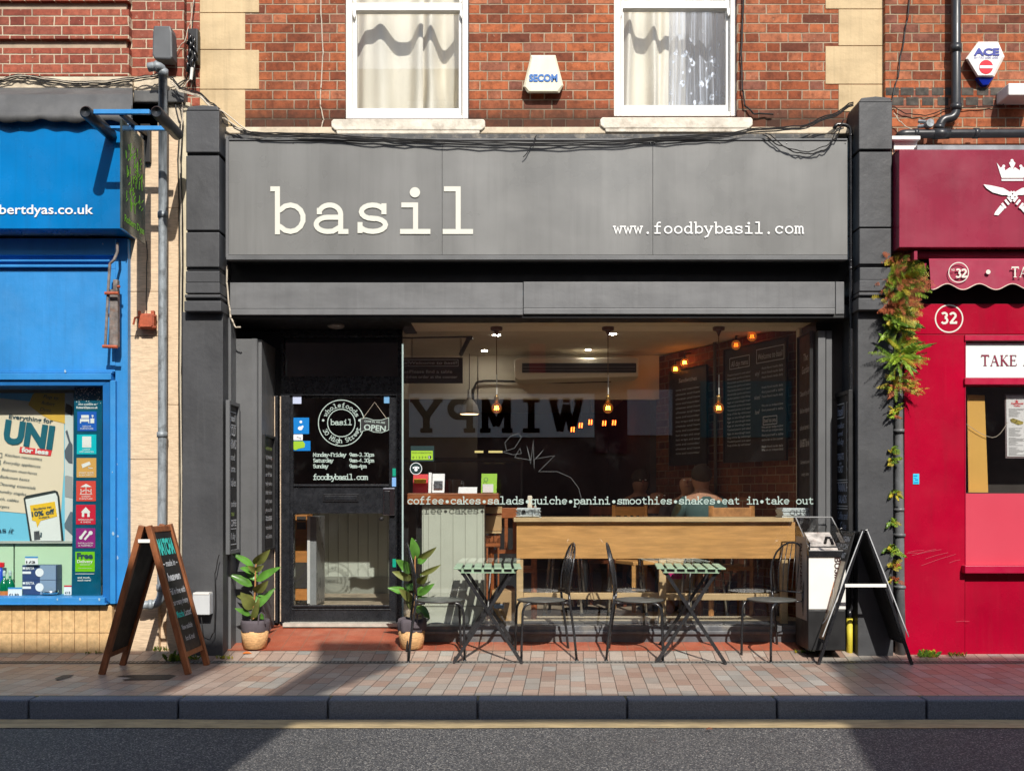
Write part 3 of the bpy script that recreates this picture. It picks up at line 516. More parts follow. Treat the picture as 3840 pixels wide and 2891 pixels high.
# door
D = 8.52; zd = at(0, 2336, D).z
fr = B(); fr.px(1030, 1484, 1042, 2336, D-.04, .12); fr.px(1052, 1484, 1086, 2340, D-.03, .12); fr.px(1486, 1440, 1513, 2340, D-.03, .12); fr.px(1052, 1412, 1513, 1483, D-.02, .12); fr.px(1052, 1236, 1513, 1262, D-.02, .12); fr.px(1052, 1262, 1063, 1412, D-.02, .12); fr.px(1492, 1262, 1513, 1412, D-.02, .12)
frm = fr.build('door_frame', M['door'], cafe, bevel=.004)
b = B(); b.px(1028, 1486, 1031, 2325, D-.05, .01); b.px(1050, 1486, 1053, 2330, D-.045, .02); b.build('pale_edge', M['edge'], frm)  # narrow pale brown strips along the left of the door frame
b = B(); b.px(1060, 2336, 1510, 2350, D-.1, .2); b.build('threshold', mk('pale_threshold', (.45,.42,.36), .6, var=.2, sc=12), frm)
b = B(); b.px(1063, 1262, 1492, 1412, D+.02, .006); b.build('transom_pane', M['glassd'], frm)
d = B(); d.px(1087, 1486, 1100, 2334, D, .045); d.px(1459, 1486, 1485, 2334, D, .045); d.px(1100, 1818, 1459, 1925, D+.002, .04); d.px(1100, 2275, 1459, 2334, D+.002, .04); d.px(1100, 1486, 1459, 1492, D+.002, .04); d.px(1100,1816,1459,1824,D-.012,.01); d.px(1093,1925,1099,2275,D-.008,.01); d.px(1100,2268,1459,2276,D-.014,.02); d.px(1094, 2283, 1465, 2286, D-.008, .01)
dr = d.build('door', M['door'], cafe, bevel=.003)
b = B(); b.px(1100, 1492, 1459, 1818, D+.02, .006); b.px(1100, 1925, 1459, 2275, D+.02, .006); b.build('pane', M['glassd'], dr)
b = B(); b.px(1211, 1852, 1345, 1881, D-.008, .012); b.build('letter_box', M['blackg'], dr, bevel=.002); b = B(); b.px(1217, 1859, 1339, 1875, D-.012, .01); b.build('letter_flap', M['door'], dr, bevel=.002)
b = B(); b.px(1436, 1830, 1480, 1932, D-.03, .035); b.build('lock_plate', M['chrome'], dr, bevel=.004); b = B(); b.px(1441, 1840, 1460, 1928, D-.05, .02); b.build('handle', M['blackg'], dr, bevel=.004)
b = B(); b.ball(at(1430, 1945, D-.01), .018, .015, .018); b.build('stopper', M['black'], dr)
# door lettering
Dg = D+.016
b = B(); k = Dg/F; O = at(1280, 1586, Dg)
for r in (86, 51.5): b.ribbon([(r*k*cos(2*pi*i/48), r*k*sin(2*pi*i/48)) for i in range(48)], 3.2*k, O, FU, FW, FN, closed=True)
slab(b, 'basil', O-FW*8*k, FU, FW, 15*k, 82*k, sw=.2, align='C')
def arc_text(b, s, r, a0, a1, xh, inv=False):
    for i, ch in enumerate(s):
        a = R(a0+(a1-a0)*i/(len(s)-1)); c, s_ = cos(a), sin(a); U = V((s_, 0, -c)) if not inv else V((-s_, 0, c)); Wv = V((c, 0, s_)) if not inv else V((-c, 0, -s_))
        slab(b, ch, O+(V((c,0,s_))*r*k)-Wv*xh*k*.5-U*xh*k*.5, U, Wv, xh*k, sw=.2)
arc_text(b, 'wholefoods', 64, 152, 28, 12.5); arc_text(b, '30 High Street', 69, 205, 340, 12.5, True)
b.disc((-68*k, 10*k), 4.5*k, O, FU, FW, FN); b.disc((68*k, 10*k), 4.5*k, O, FU, FW, FN); b.build('round_logo', M['vinyl'], dr)
b = B()
for (s1, s2, y) in (('Monday-Friday', '9am-3.30pm', 1712), ('Saturday', '9am-4.30pm', 1733.5), ('Sunday', '9am-4pm', 1755)): pslab(b, s1, 1174, y, 10.5, Dg, len(s1)*9.6, sw=.24); pslab(b, s2, 1310, y, 10.5, Dg, len(s2)*9.3, sw=.24)
pslab(b, 'foodbybasil.com', 1174, 1799, 15, Dg, 206, sw=.22); b.build('lettering', M['vinyl'], dr)
def sticker(x0, y0, x1, y1, D, mat, name, par, extra=None):
    b = B(); b.px(x0, y0, x1, y1, D, .002); o = b.build(name, mat, par)
    for (fn, mt) in extra or []: q = B(); fn(q); q.build('print', mt, o)
    return o
bl = flat('sticker_blue', (.0,.18,.55), .4); wh = flat('sticker_white', (.85,.87,.9), .4); gn = flat('sticker_green', (.30,.50,.03), .4); bk = flat('print_black', (.015,.015,.015), .6)
Ds = D+.012
def person_icon(q): q.disc((0,0), .011, at(1128,1582,Ds-.002), FU, FW, FN); q.ball(at(1126,1606,Ds-.001), .02, .001, .016); q.ball(at(1134,1600,Ds-.001), .009, .001, .009)
sticker(1098, 1566, 1159, 1627, Ds, bl, 'sticker', dr, [(person_icon, wh)])
sticker(1098, 1629, 1135, 1650, Ds, wh, 'sticker', dr, [(lambda q: ptext(q, 'Pay', 1113, 1645, 9, Ds, 18), bk)])
sticker(1099, 1653, 1164, 1690, Ds, bl, 'sticker', dr, [(lambda q: q.ppoly([(1100,1654),(1136,1654),(1144,1664),(1142,1678),(1120,1682),(1108,1688),(1100,1684)], Ds-.003, .002), gn)])
sticker(1098, 1484, 1130, 1514, D-.004, flat('notice_pale', (.5,.56,.75), .4), 'sticker', dr); sticker(1440, 1481, 1460, 1512, D-.004, flat('notice_blue', (.15,.35,.6), .4), 'sticker', dr)
sticker(1472, 1756, 1484, 1785, D-.004, flat('notice_green', (.0,.3,.2), .4), 'sticker', dr); sticker(1470, 1790, 1485, 1824, D-.004, flat('notice_pale_blue', (.2,.4,.75), .4), 'sticker', dr); sticker(1472, 2095, 1485, 2126, D-.006, flat('notice_green', (.0,.3,.2), .4), 'sticker', dr)
# hanging open sign inside the door
os_ = empty('open_sign', at(1408, 1620, D+.09), 'dark wavy sign with white OPEN lettering hanging inside the door glass', 'sign'); b = B(); Do = D+.014
pts = [(1352,1570),(1375,1567),(1400,1575),(1430,1575),(1458,1566),(1458,1612),(1432,1622),(1402,1620),(1378,1610),(1352,1620)]
b.ppoly(pts, Do, .004); b.build('plate', M['chalk'], os_); b = B(); kk = Do/F; b.ribbon([((x-1352)*kk, (1620-y)*kk) for x, y in pts], 2*kk, at(1352,1620,Do), FU, FW, FN, closed=True)
ptext(b, 'OPEN', 1364, 1611, 20, Do, 82, bold=.02, rot=-.08); ptext(b, 'COME IN, WE ARE', 1366, 1582, 6.5, Do, 78, bold=.02, rot=-.08); b.build('lettering', M['vinyl'], os_)
b = B(); b.tube([at(1360,1570,Do), at(1405,1508,Do), at(1450,1570,Do)], .002, 5); b.build('cord', M['cable_w'], os_)
# shop window glass with lettering and stickers
DG = 8.10; b = B(); b.px(1514, 1200, 3060, 2348, DG, .008); gp = b.build('window_pane', M['glass'], cafe)
b = B(); x0 = at(1511, 0, DG).x; b.box(x0-.006, x0, DG, D+.02, at(0,2345,DG).z, zt-.05); b.build('return_pane', M['glass'], cafe)
b = B(); b.px(1507, 1288, 1513, 2350, DG-.004, .02); b.build('glass_edge', mk('glass_edge', (.35,.45,.43), .3, var=.1), cafe)
b = B(); pslab(b, 'coffee•cakes•salads•quiche•panini•smoothies•shakes•eat in•take out', 1527, 1891, 20.5, DG-.003, 1526, sw=.17); b.build('lettering', M['vinyl'], gp)
# scratched tag on the glass
b = B(); sc = [(1900,1690),(1893,1660),(1915,1635),(1945,1625),(1955,1640),(1930,1680),(1885,1695),(1925,1705),(1955,1700),(1950,1680),(1930,1715),(1990,1725),(1975,1670),(1990,1740),(2000,1650),(2003,1760),(2003,1725),(2040,1685),(2010,1720),(2080,1708),(2020,1768),(2090,1768),(2140,1790),(2170,1830),(2180,1870),(2165,1925)]
sm = []
for i in range(len(sc)-1):
    for j in range(3): t = j/3; sm.append((sc[i][0]*(1-t)+sc[i+1][0]*t, sc[i][1]*(1-t)+sc[i+1][1]*t))
b.ribbon([((x-1900)*DG/F, (1900-y)*DG/F) for x, y in sm], .0017, at(1900,1900,DG-.003), FU, FW, FN); b.build('scratches', flat('scratch', (.2,.21,.21), .8), gp)
st_ = sticker(1540, 1672, 1628, 1730, DG-.003, flat('notice_dark', (.01,.03,.03), .4), 'sticker', gp, [(lambda q: q.px(1542, 1690, 1623, 1724, DG-.005, .002), gn), (lambda q: (ptext(q, 'FOOD HYGIENE RATING', 1546, 1700, 5, DG-.006, 72), ptext(q, '0 1 2 3 4', 1547, 1718, 7, DG-.006, 52), q.disc((0,0), .014, at(1611,1714,DG-.006), FU, FW, FN)), bk), (lambda q: ptext(q, '5', 1607, 1719, 9, DG-.008), wh)])
b = B(); b.disc((0,0), .051, at(1560, 1757, DG-.003), FU, FW, FN, 28); o = b.build('sticker', flat('notice_dark', (.01,.03,.03), .4), gp); b = B(); O = at(1560,1757,DG-.004)
b.ribbon([(.046*cos(2*pi*i/30), .046*sin(2*pi*i/30)) for i in range(30)], .004, O, FU, FW, FN, closed=True); b.disc((0,-.008), .013, O, FU, FW, FN)
for a in (-.02, -.007, .007, .02): b.disc((a, .014-abs(a)*.35), .0065, O, FU, FW, FN)
b.build('print', wh, o)
# ceiling light over the door
b = B(); b.lathe(at(1260, 1224, 8.3), [(.07,.03),(.07,0),(.055,-.012),(.02,-.02)], 18); tag(b.build('ceiling_light', flat('light_cover', (.25,.24,.22), .3)), 'small round unlit bulkhead light on the black soffit above the door', 'lamp')
# ---------------------------------------------------------------- building on the left (blue shop)
lb = empty('shop_building', (-3.6, 7.9, 0), 'red brick building with a bright blue shopfront and cream tiled base, left of the cafe', 'building')
b = B(); b.px(-900, TOP, 484, 335, 7.93, .3); b.px(485, TOP, 690, 340, 7.93, .3); b.px(700, TOP, 748, 400, 7.955, .3)
b.build('wall', M['brick_l'], lb)
b = B()
for y0, y1 in ((-320,-180), (-150,4), (36,146), (181,285)): b.px(-900, y0, 483, y1, 7.865, .06)
b.build('band', M['brick_l'], lb)
b = B()
for y0, y1 in ((4,36), (146,181)): b.px(-900, y0, 474, y1, 7.90, .03)
b.build('groove', mk('groove_render', (.42,.33,.24), .9, var=.25, sc=6, dirt=.4), lb)
b = B(); b.px(-900, 287, 496, 334, 7.86, .3); b.px(486, 290, 690, 480, 7.9, .1); b.build('ledge', M['cream'], lb, bevel=.01)
# lead hood above the fascia, hem slightly wavy
b = B()
def hood(u, v):
    px = -900+1397*u; pr = [(330,7.86), (352,7.66), (356,7.60), (420,7.585), (424,7.575), (455+5*sin(px*.03)+4*sin(px*.071),7.56), (457+5*sin(px*.03)+4*sin(px*.071),7.605)]
    i = min(6, int(round(v*6))); return at(px, pr[i][0], pr[i][1])
b.sheet(hood, 120, 6); b.prism([at(497,330,7.86), at(497,354,7.62), at(497,440,7.56), at(497,440,7.9), at(497,330,7.9)], (-.01,0,0)); b.build('lead_hood', M['lead'], lb, smooth=True)
b = B(); b.px(500, 338, 690, 384, 7.86, .1); b.build('lead_cap', M['lead'], lb, bevel=.01)
# fascia
b = B(); b.px(-900, 440, 452, 858, 7.62, .3); b.px(452, 462, 456, 862, 7.615, .3); f2 = b.build('fascia_sign', M['blue'], lb, bevel=.003)
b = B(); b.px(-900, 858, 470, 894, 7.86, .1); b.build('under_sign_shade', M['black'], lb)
b = B(); ptext(b, 'robertdyas.co.uk', 350, 803, 34, 7.615, 408, align='R', bold=.012); b.build('lettering', M['wletter'], f2)
# shopfront joinery
b = B(); b.px(432, 894, 479, 2265, 7.84, .4); b.px(-900, 895, 432, 957, 7.80, .3); b.px(-900, 974, 410, 981, 7.80, .3); b.px(-900, 992, 410, 1002, 7.80, .3); b.px(-900,957,432,1010,7.84,.3)
b.px(-900, 1010, 432, 1394, 7.835, .3); b.px(-900, 1394, 420, 1400, 7.80, .3); b.px(-900, 1400, 415, 1424, 7.79, .3); b.build('frontage', M['blue2'], lb, bevel=.004)
b = B(); b.ppoly([(-900,1424),(412,1424),(385,1446),(-900,1446)], 7.81, .3); b.ppoly([(412,1424),(412,2262),(385,2240),(385,1446)], 7.81, .3); b.build('window_frame', M['blued'], lb, bevel=.003)
b = B(); b.px(-900, 2240, 392, 2262, 7.77, .3); b.px(412,1426,432,2264,7.8,.2); b.px(-900, 2262, 397, 2268, 7.76, .2); b.build('window_sill', M['blue2'], lb, bevel=.004)
b = B()
for (x, y, r) in ((438,1740,3),(421,1770,2),(437,1945,4),(424,2000,5),(442,2010,3),(438,2090,6),(452,2230,3),(244,1392,4),(385,915,2.5),(300,2246,4),(215,2247,3),(372,2247,4)):
    D_ = 7.797 if x > 415 else (7.767 if y > 2200 else 7.786); b.ppoly([(x-r,y),(x-r*.3,y-r*1.6),(x+r*.7,y-r*.8),(x+r,y+r*.6),(x,y+r*1.7)], D_ if 415 < x < 432 or x < 400 else 7.838, .002)
each(b, 'paint_chip', flat('paint_chip', (.30,.45,.58), .8), lb)
b = B(); b.px(-900, 1446, 386, 2240, 7.90, .006); b.build('window_pane', M['glassl'], lb)
b = B(); b.px(-900, 2268, 425, 2480, 7.83, .3); b.build('base_wall', M['grout'], lb)
b = B(); tx = 44-47*20
while tx < 420:
    for y0, y1 in ((2270,2372), (2374,2476)): b.px(tx+.8, y0, min(tx+46.2, 425), y1, 7.82, .02)
    tx += 47
b.build('wall_tiles', M['tile'], lb, bevel=.003)
# stone pier between the shops
b = B()
for y0, y1 in ((384,1093),(1094.5,1260),(1261.5,1722),(1723.5,2480)): b.px(481, y0, 594, y1, 7.90, .2)
b.px(425, 2268, 481, 2480, 7.86, .2); b.px(594, 384, 624, 2480, 7.96, .2)
for y0, y1 in ((384,780),(781.5,1517),(1518.5,2480)): b.px(624, y0, 668, y1, 7.92, .2)
b.build('pier', M['trav'], lb, bevel=.004)
b = B(); b.px(669, 384, 712, 2480, 7.905, .2); b.build('pier_edge', mk('yellowed_render', (.55,.48,.34), .8, var=.25, sc=8, st=(1,1,.6), dirt=.5), lb, bevel=.006)
# window display room
b = B(); b.px(-900, 1446, 480, 2260, 9.0, .05); b.build('display_back', mk('display_back', (.5,.52,.5), .8), lb)
b = B(); b.px(-900, 1440, 480, 1446, 7.95, 1.0); b.build('display_ceiling', M['dark'], lb)
b = B(); b.px(-900, 2236, 480, 2243, 7.92, 1.0); b.build('display_floor', M['white'], lb)
mint = mk('mint_panel', (.50,.70,.48), .6, var=.03)
b = B(); b.px(-900, 2038, 50, 2236, 8.07, .02); b.px(56, 2038, 272, 2236, 8.07, .02); b.build('display_panel', mint, lb); b = B(); b.px(-900, 2028, 272, 2037, 8.04, .2); b.build('display_shelf', mk('shelf', (.42,.45,.40), .4), lb)
# poster
PD = 8.05; po = empty('window_poster', at(100, 2028, PD), 'large cream checklist poster with teal UNI lettering in the blue shop window', 'poster')
def pl(pts, D, mat, nm, dep=.002, par=None): q = B(); q.ppoly(pts, D, dep); return q.build(nm, mat, par or po)
pl([(-400,1474),(275,1474),(275,2028),(-400,2028)], PD, flat('poster_blue', (.17,.55,.75)), 'sheet')
pl([(-400,1480),(-5,1492),(240,1520),(240,1760),(228,1930),(100,1925),(-400,1880)], PD-.004, flat('poster_cream', (.78,.66,.50)), 'paper')
pl([(130,1474),(243,1474),(243,1588),(190,1575),(150,1552),(106,1518),(122,1480)], PD-.007, flat('poster_yellow', (.72,.43,.06)), 'sticky_note')
pl([(243,1474),(275,1474),(275,2028),(243,2028)], PD-.005, flat('poster_grey', (.62,.65,.64)), 'margin')
navy, tealp, redp = flat('poster_navy', (.015,.06,.09)), flat('poster_teal', (.0,.30,.38)), flat('poster_red', (.72,.03,.04))
pl([(75,1675),(195,1688),(190,1710),(72,1698)], PD-.008, redp, 'red_strip')
q = B(); kw = dict(rot=R(-7))
ptext(q, 'Everything for', 33, 1568, 16, PD-.008, 166, bold=.02, **kw); q.build('lettering', navy, po)
q = B(); ptext(q, 'UNI', 10, 1655, 78, PD-.01, 188, bold=.055, rot=R(-8)); q.build('lettering', flat('poster_petrol', (.0,.11,.16)), po)
q = B(); ptext(q, 'for less', 80, 1694, 17, PD-.011, 102, bold=.045, rot=R(-6)); q.build('lettering', M['wletter'], po)
q = B()
for i, t in enumerate(('Kitchen necessities', 'Everyday appliances', 'Bedroom must-haves', 'Bathroom basics', 'Cleaning essentials', 'Laundry staples', 'Tech, cables', 'Chargers')):
    ptext(q, t, 18-6*i, 1710+27*i, 11, PD-.009, len(t)*7.4, shear=.25, rot=R(-7)); q.px(-10-6*i, 1698+27*i, 8-6*i, 1700+27*i, PD-.009, .001); q.px(-10-6*i, 1714+27*i, 8-6*i, 1716+27*i, PD-.009, .001); q.px(6-6*i, 1698+27*i, 8-6*i, 1716+27*i, PD-.009, .001)
for i, t in enumerate(('Pop to', 'Robert', 'Dyas')): ptext(q, t, 163-7*i, 1492+24*i, 13, PD-.009, 56-7*i, shear=.2, rot=R(-8))
ptext(q, 'dyas', -55, 1995, 18, PD-.009, 78, bold=.01); ptext(q, 'it', 31, 1998, 20, PD-.009, 22, shear=.4); q.build('lettering', navy, po)
ph = pl([(88,1868),(98,1858),(205,1838),(216,1843),(222,1860),(238,2028),(112,2028)], PD-.012, flat('phone_black', (.02,.03,.03)), 'phone_picture'); pl([(95,1872),(208,1848),(215,1862),(230,2028),(120,2028)], PD-.015, flat('phone_screen', (.75,.78,.76)), 'phone_screen', par=po)
pl([(112,1895),(205,1880),(214,1935),(152,1952),(140,1977),(134,1955),(120,1950)], PD-.018, flat('bubble_yellow', (.85,.52,.02)), 'speech_bubble')
q = B(); ptext(q, 'Students get', 126, 1913, 8, PD-.02, 68, rot=R(8), bold=.02); ptext(q, '10% off', 120, 1937, 17, PD-.02, 86, rot=R(8), bold=.04); ptext(q, 'in-store', 146, 1945, 8, PD-.02, 40, rot=R(8), bold=.02); q.build('lettering', navy, po)
pl([(127,1992),(147,1990),(151,2022),(128,2025)], PD-.018, M['steel'], 'kettle_picture'); pl([(152,1995),(157,1998),(156,2014),(150,2014)], PD-.018, navy, 'kettle_picture_handle')
pl([(245,1618),(252,1612),(264,1655),(272,1668),(272,1738),(258,1736),(244,1718),(242,1690),(252,1672),(258,1660)], PD-.008, mk('pan_grey', (.09,.11,.14), .5), 'pan_picture'); pl([(243,1785),(250,1782),(272,1788),(272,1868),(243,1862)], PD-.008, flat('kettle_grey', (.35,.36,.37), .4), 'kettle_picture'); pl([(241,1965),(264,1918),(272,1920),(272,2008),(243,1980)], PD-.008, flat('slate', (.12,.16,.2)), 'board_picture'); pl([(246,1512),(262,1518),(272,1526),(272,1560),(244,1545)], PD-.008, flat('charcoal', (.04,.04,.05)), 'board_picture')
# navy banner on the glass
bn = empty('window_banner', at(325, 2236, 7.93), 'tall navy banner with seven coloured squares inside the blue shop window', 'sign'); BD = 7.93
pl([(279,1446),(384,1446),(378,2236),(268,2236)], BD, mk('banner_navy', (.0,.085,.15), .35, var=.15), 'sheet', par=bn)
q = B()
for i in range(90): x, y = random.uniform(282,378), 1448+68*random.random()**1.4; r = random.uniform(.8,2.6); q.ppoly([(x,y-r),(x+r,y),(x,y+r),(x-r*.8,y)], BD-.003, .001)
ptext(q, 'Also available at', 293, 1519, 7, BD-.003, 68, bold=.02); ptext(q, 'RobertDyas.co.uk', 287, 1532, 8, BD-.003, 80, bold=.03); q.px(282, 2150, 353, 2152, BD-.003, .001); ptext(q, 'and much,', 291, 2168, 7, BD-.003, 48, bold=.02); ptext(q, 'much more!', 291, 2178, 7, BD-.003, 50, bold=.02); q.build('lettering', M['wletter'], bn)
sq = [(290,1543,362,1616,(.01,.11,.50),'INDOOR','FURNITURE'), (288,1629,361,1703,(.0,.50,.58),'LARGE','APPLIANCES'), (287,1717,361,1790,(.68,.37,.10),'SMART HOME','& SECURITY'), (286,1803,359,1879,(.70,.07,.05),'GARDEN','FURNITURE'), (285,1892,358,1966,(.62,.015,.045),'GREENHOUSES','& SHEDS'), (285,1980,357,2054,(.28,.02,.20),'INSTALLATION','& ASSEMBLY'), (282,2068,355,2143,(.18,.55,.01),'','')]
for i, (x0, y0, x1, y1, c, t1, t2) in enumerate(sq):
    q = B(); q.px(x0, y0, x1, y1, BD-.004, .003); pn = q.build('square', flat('square_%d' % i, c, .4), bn); q = B(); z = BD-.006; X = lambda f: x0+(x1-x0)*f; Y = lambda f: y0+(y1-y0)*f; r_ = lambda a,b_,c_,d_: q.px(X(a), Y(b_), X(c_), Y(d_), z, .001)
    if t1: ptext(q, t1, X(.5), Y(.80), 6, z, (x1-x0)*min(.78, .075*len(t1)), align='C'); ptext(q, t2, X(.5), Y(.92), 6, z, (x1-x0)*min(.78, .075*len(t2)), align='C')
    if i == 0: r_(.14,.38,.62,.52); r_(.2,.18,.6,.34); r_(.14,.52,.19,.6); r_(.57,.52,.62,.6); r_(.68,.36,.88,.6); r_(.74,.18,.84,.27); r_(.78,.27,.80,.36)
    if i == 1: r_(.28,.1,.74,.66); q.disc((0,0), .026, at(X(.51), Y(.42), z-.001), FU, FW, FN)
    if i == 2: q.ppoly([(X(.25),Y(.33)),(X(.66),Y(.18)),(X(.72),Y(.34)),(X(.3),Y(.52))], z, .001); r_(.6,.46,.64,.56); r_(.6,.5,.82,.54)
    if i == 3: q.ppoly([(X(.2),Y(.3)),(X(.5),Y(.14)),(X(.8),Y(.3))], z, .001); r_(.485,.3,.515,.62); r_(.35,.45,.65,.48); r_(.22,.4,.26,.62); r_(.22,.5,.4,.53); r_(.74,.4,.78,.62); r_(.6,.5,.78,.53); r_(.18,.64,.82,.67)
    if i == 4: q.ppoly([(X(.25),Y(.38)),(X(.5),Y(.12)),(X(.75),Y(.38))], z, .001); r_(.3,.38,.42,.62); r_(.58,.38,.7,.62); r_(.42,.38,.58,.43)
    if i == 5: q.bar(at(X(.22),Y(.52),z), at(X(.52),Y(.14),z), .018, .002, (0,-1,0)); q.bar(at(X(.45),Y(.58),z), at(X(.78),Y(.2),z), .016, .002, (0,-1,0)); q.disc((0,0), .016, at(X(.76),Y(.24),z-.001), FU, FW, FN); q.disc((0,0), .014, at(X(.25),Y(.48),z-.001), FU, FW, FN)
    if i == 6: ptext(q, 'Delivery', X(.5), Y(.56), 11, z, (x1-x0)*.8, align='C', bold=.02); r_(.25,.64,.75,.66); r_(.15,.82,.85,.83)
    q.build('pictogram', M['wletter'], pn)
    if i == 6: q = B(); ptext(q, 'Free', X(.5), Y(.34), 20, z, (x1-x0)*.82, align='C', bold=.05); q.build('lettering', navy, pn)
# goods on the display floor
bx = flat('box_navy', (.035,.07,.19), .45); mid = flat('box_blue', (.25,.35,.5), .4)
for i, (y0, y1) in enumerate(((2118,2174), (2174,2229))):
    t = B(); t.px(83, y0+.6, 211, y1, 7.96, .1); o = t.build('filter_box', bx, bevel=.002, origin=at(147, y1, 8.06)); tag(o, ('upper', 'lower')[i]+' of two stacked dark blue boxes on the blue shop window floor', 'box', 'blue boxes in the shop window')
    t = B(); ptext(t, 'BRITA', 97, y0+17, 10, 7.957, 32, bold=.02); t.px(85, y0+8, 94, y0+16, 7.957, .001); t.px(84, y0+24, 116, y0+33, 7.957, .001); t.build('lettering', wh, o); t = B(); t.px(150, y0+1, 209, y1-1, 7.956, .002); t.build('picture', mid, o); t = B(); t.disc((0,0), .033, at(148, (y0+y1)/2, 7.953), FU, FW, FN); t.build('picture', wh, o)
def pricecard(x0, y0, x1, y1, lab, col, s):
    t = B(); t.px(x0, y0, x1, y1, 7.93, .003); o = tag(t.build('price_card', wh, origin=at((x0+x1)/2, y1, 7.97)), lab, 'price card', 'price cards in the blue shop window')
    t = B(); t.px(x0, y0, x1, y0+5, 7.927, .002); t.build('header', col, o); t = B(); ptext(t, s, x0+4, y1-5, 8, 7.926, (x1-x0)*.7, bold=.02); t.build('print', bk, o)
pricecard(94, 2086, 142, 2116, 'white price card standing on the stacked blue boxes', flat('tag_blue', (.05,.3,.7)), '1/3'); pricecard(30, 2202, 82, 2238, 'white price card with blue heading in front of the green bottles', flat('tag_blue', (.05,.3,.7)), '£1.50'); pricecard(240, 2194, 268, 2230, 'small white price card with red heading beside the navy banner', redp, '£12')
for i, (x, w, t_) in enumerate(((16,17,'left'), (38,17,'right'))):
    t = B(); c = at(x, 2236, 7.98); k = 7.98/F; t.lathe(c, [(.8*w*k,0),(w*k,.01),(w*k,.09),(w*.7*k,.12),(w*.28*k,.14),(w*.28*k,.16)], 14); o = tag(t.build('bottle', flat('bottle_green', (.0,.16,.07), .15), smooth=True), t_+' one of two green washing-up bottles in the blue shop window', 'bottle', 'green bottles in the shop window')
    t = B(); t.lathe(c, [(w*.3*k,.161),(w*.34*k,.19),(w*.2*k,.205)], 12); t.build('cap', flat('cap_clear', (.5,.62,.6), .2), o); t = B(); t.lathe(c, [(w*1.01*k,.012),(w*1.02*k,.045)], 14); t.build('label_band', flat('label_orange', (.65,.2,.05), .4), o)
t = B(); c = at(2, 2236, 8.01); t.lathe(c, [(.035,0),(.04,.1),(.02,.2),(.012,.23)], 12); o = tag(t.build('spray_bottle', flat('spray_blue', (.02,.08,.6), .3), smooth=True), 'blue spray bottle with red trigger at the left edge of the blue shop window', 'bottle'); t = B(); t.box(c.x-.03, c.x+.03, c.y-.012, c.y+.012, c.z+.23, c.z+.27); t.build('trigger', flat('spray_red', (.7,.02,.03), .3), o, bevel=.006)
t = B(); c = at(188, 2228, 7.96); t.lathe(c, [(.005,-.0),(.045,.003),(.05,.03),(.047,.03),(.04,.006),(.004,.004)], 20, sx=1.3); o = tag(t.build('glass_dish', M['chrome'], smooth=True), 'shiny shallow dish on the blue shop window floor', 'dish')
# ---------------------------------------------------------------- building on the right (crimson shop)
rb = empty('shop_building', (3.6, 7.8, 0), 'orange brick building with a crimson takeaway shopfront, right of the cafe', 'building')
b = B(); b.px(3320, TOP, 4900, 560, 7.92, .3); b.build('wall', M['brick_r'], rb)
b = B()
for i in range(9): b.px(3325+i*56+random.uniform(-4,4), 329, 3325+i*56+46, 358, 7.917, .01); b.px(3345+i*56+random.uniform(-4,4), 365, 3345+i*56+44, 396, 7.917, .01)
b.build('blackened_course', mk('blackened_brick', (.07,.06,.05), .9, var=.5, sc=20), rb, bevel=.002)
b = B(); b.px(3345, 510, 3452, 524, 7.74, .2); b.px(3352, 524, 3440, 562, 7.78, .2); b.build('capital', M['white'], rb, bevel=.004)
b = B(); b.ppoly([(3346,560),(3372,560),(3372,930),(3346,916)], 7.80, .2); b.build('side_strip', mk('bare_side', (.5,.33,.2), .8, var=.3, sc=10), rb)
b = B(); b.px(3440, 545, 4900, 562, 7.72, .2); b.build('lead_flashing', mk('lead_strip', (.25,.27,.29), .5, var=.3), rb)
b = B(); b.px(3372, 562, 4900, 928, 7.60, .35); f3 = b.build('fascia_sign', M['maroon'], rb, bevel=.004)
b = B(); b.prism([at(3361,568,7.66), at(3372,562,7.602), at(3372,928,7.602), at(3363,918,7.66)], (0,.15,0)); b.build('sign_side', mk('sign_side', (.12,.01,.02), .5), f3)
b = B(); b.px(3338, 900, 3400, 2480, 8.0, .1); b.build('gap_wall', M['black'], rb)
b = B(); b.px(3346, 916, 4900, 1140, 7.86, .2); b.build('recess', M['black'], rb)
# crown and crossed blades
b = B(); z = 7.595; w_ = [(3738,611),(3752,630),(3764,622),(3770,640),(3788,628),(3796,638),(3784,612),(3795,600),(3808,612),(3797,638),(3806,628),(3824,640),(3828,622),(3842,630),(3855,611),(3838,668),(3756,668)]
b.ppoly(w_, z, .003); b.px(3756, 672, 3838, 679, z, .003)
for x, y in ((3764,624),(3779,642),(3814,642),(3828,624),(3795,603)): b.disc((0,0), .011, at(x, y, z-.001), FU, FW, FN)
for s in (1, -1):
    mxx = lambda x: 3797+(x-3797)*s
    b.ppoly([(mxx(3688),692),(mxx(3716),696),(mxx(3762),706),(mxx(3790),722),(mxx(3782),732),(mxx(3758),732),(mxx(3722),722),(mxx(3700),707)], z-.0015*(s+2), .003)
    for (x, y) in ((3790,728),(3800,738),(3810,748),(3820,759),(3832,772)): b.bar(at(mxx(x-9), y+9, z-.002*(s+2)), at(mxx(x+5), y-9, z-.002*(s+2)), .017, .003, (0,-1,0))
    b.ppoly([(mxx(3826),782),(mxx(3842),770),(mxx(3862),796),(mxx(3866),806),(mxx(3850),808)], z-.0015*(s+2), .003)
b.build('emblem', M['wletter'], f3)
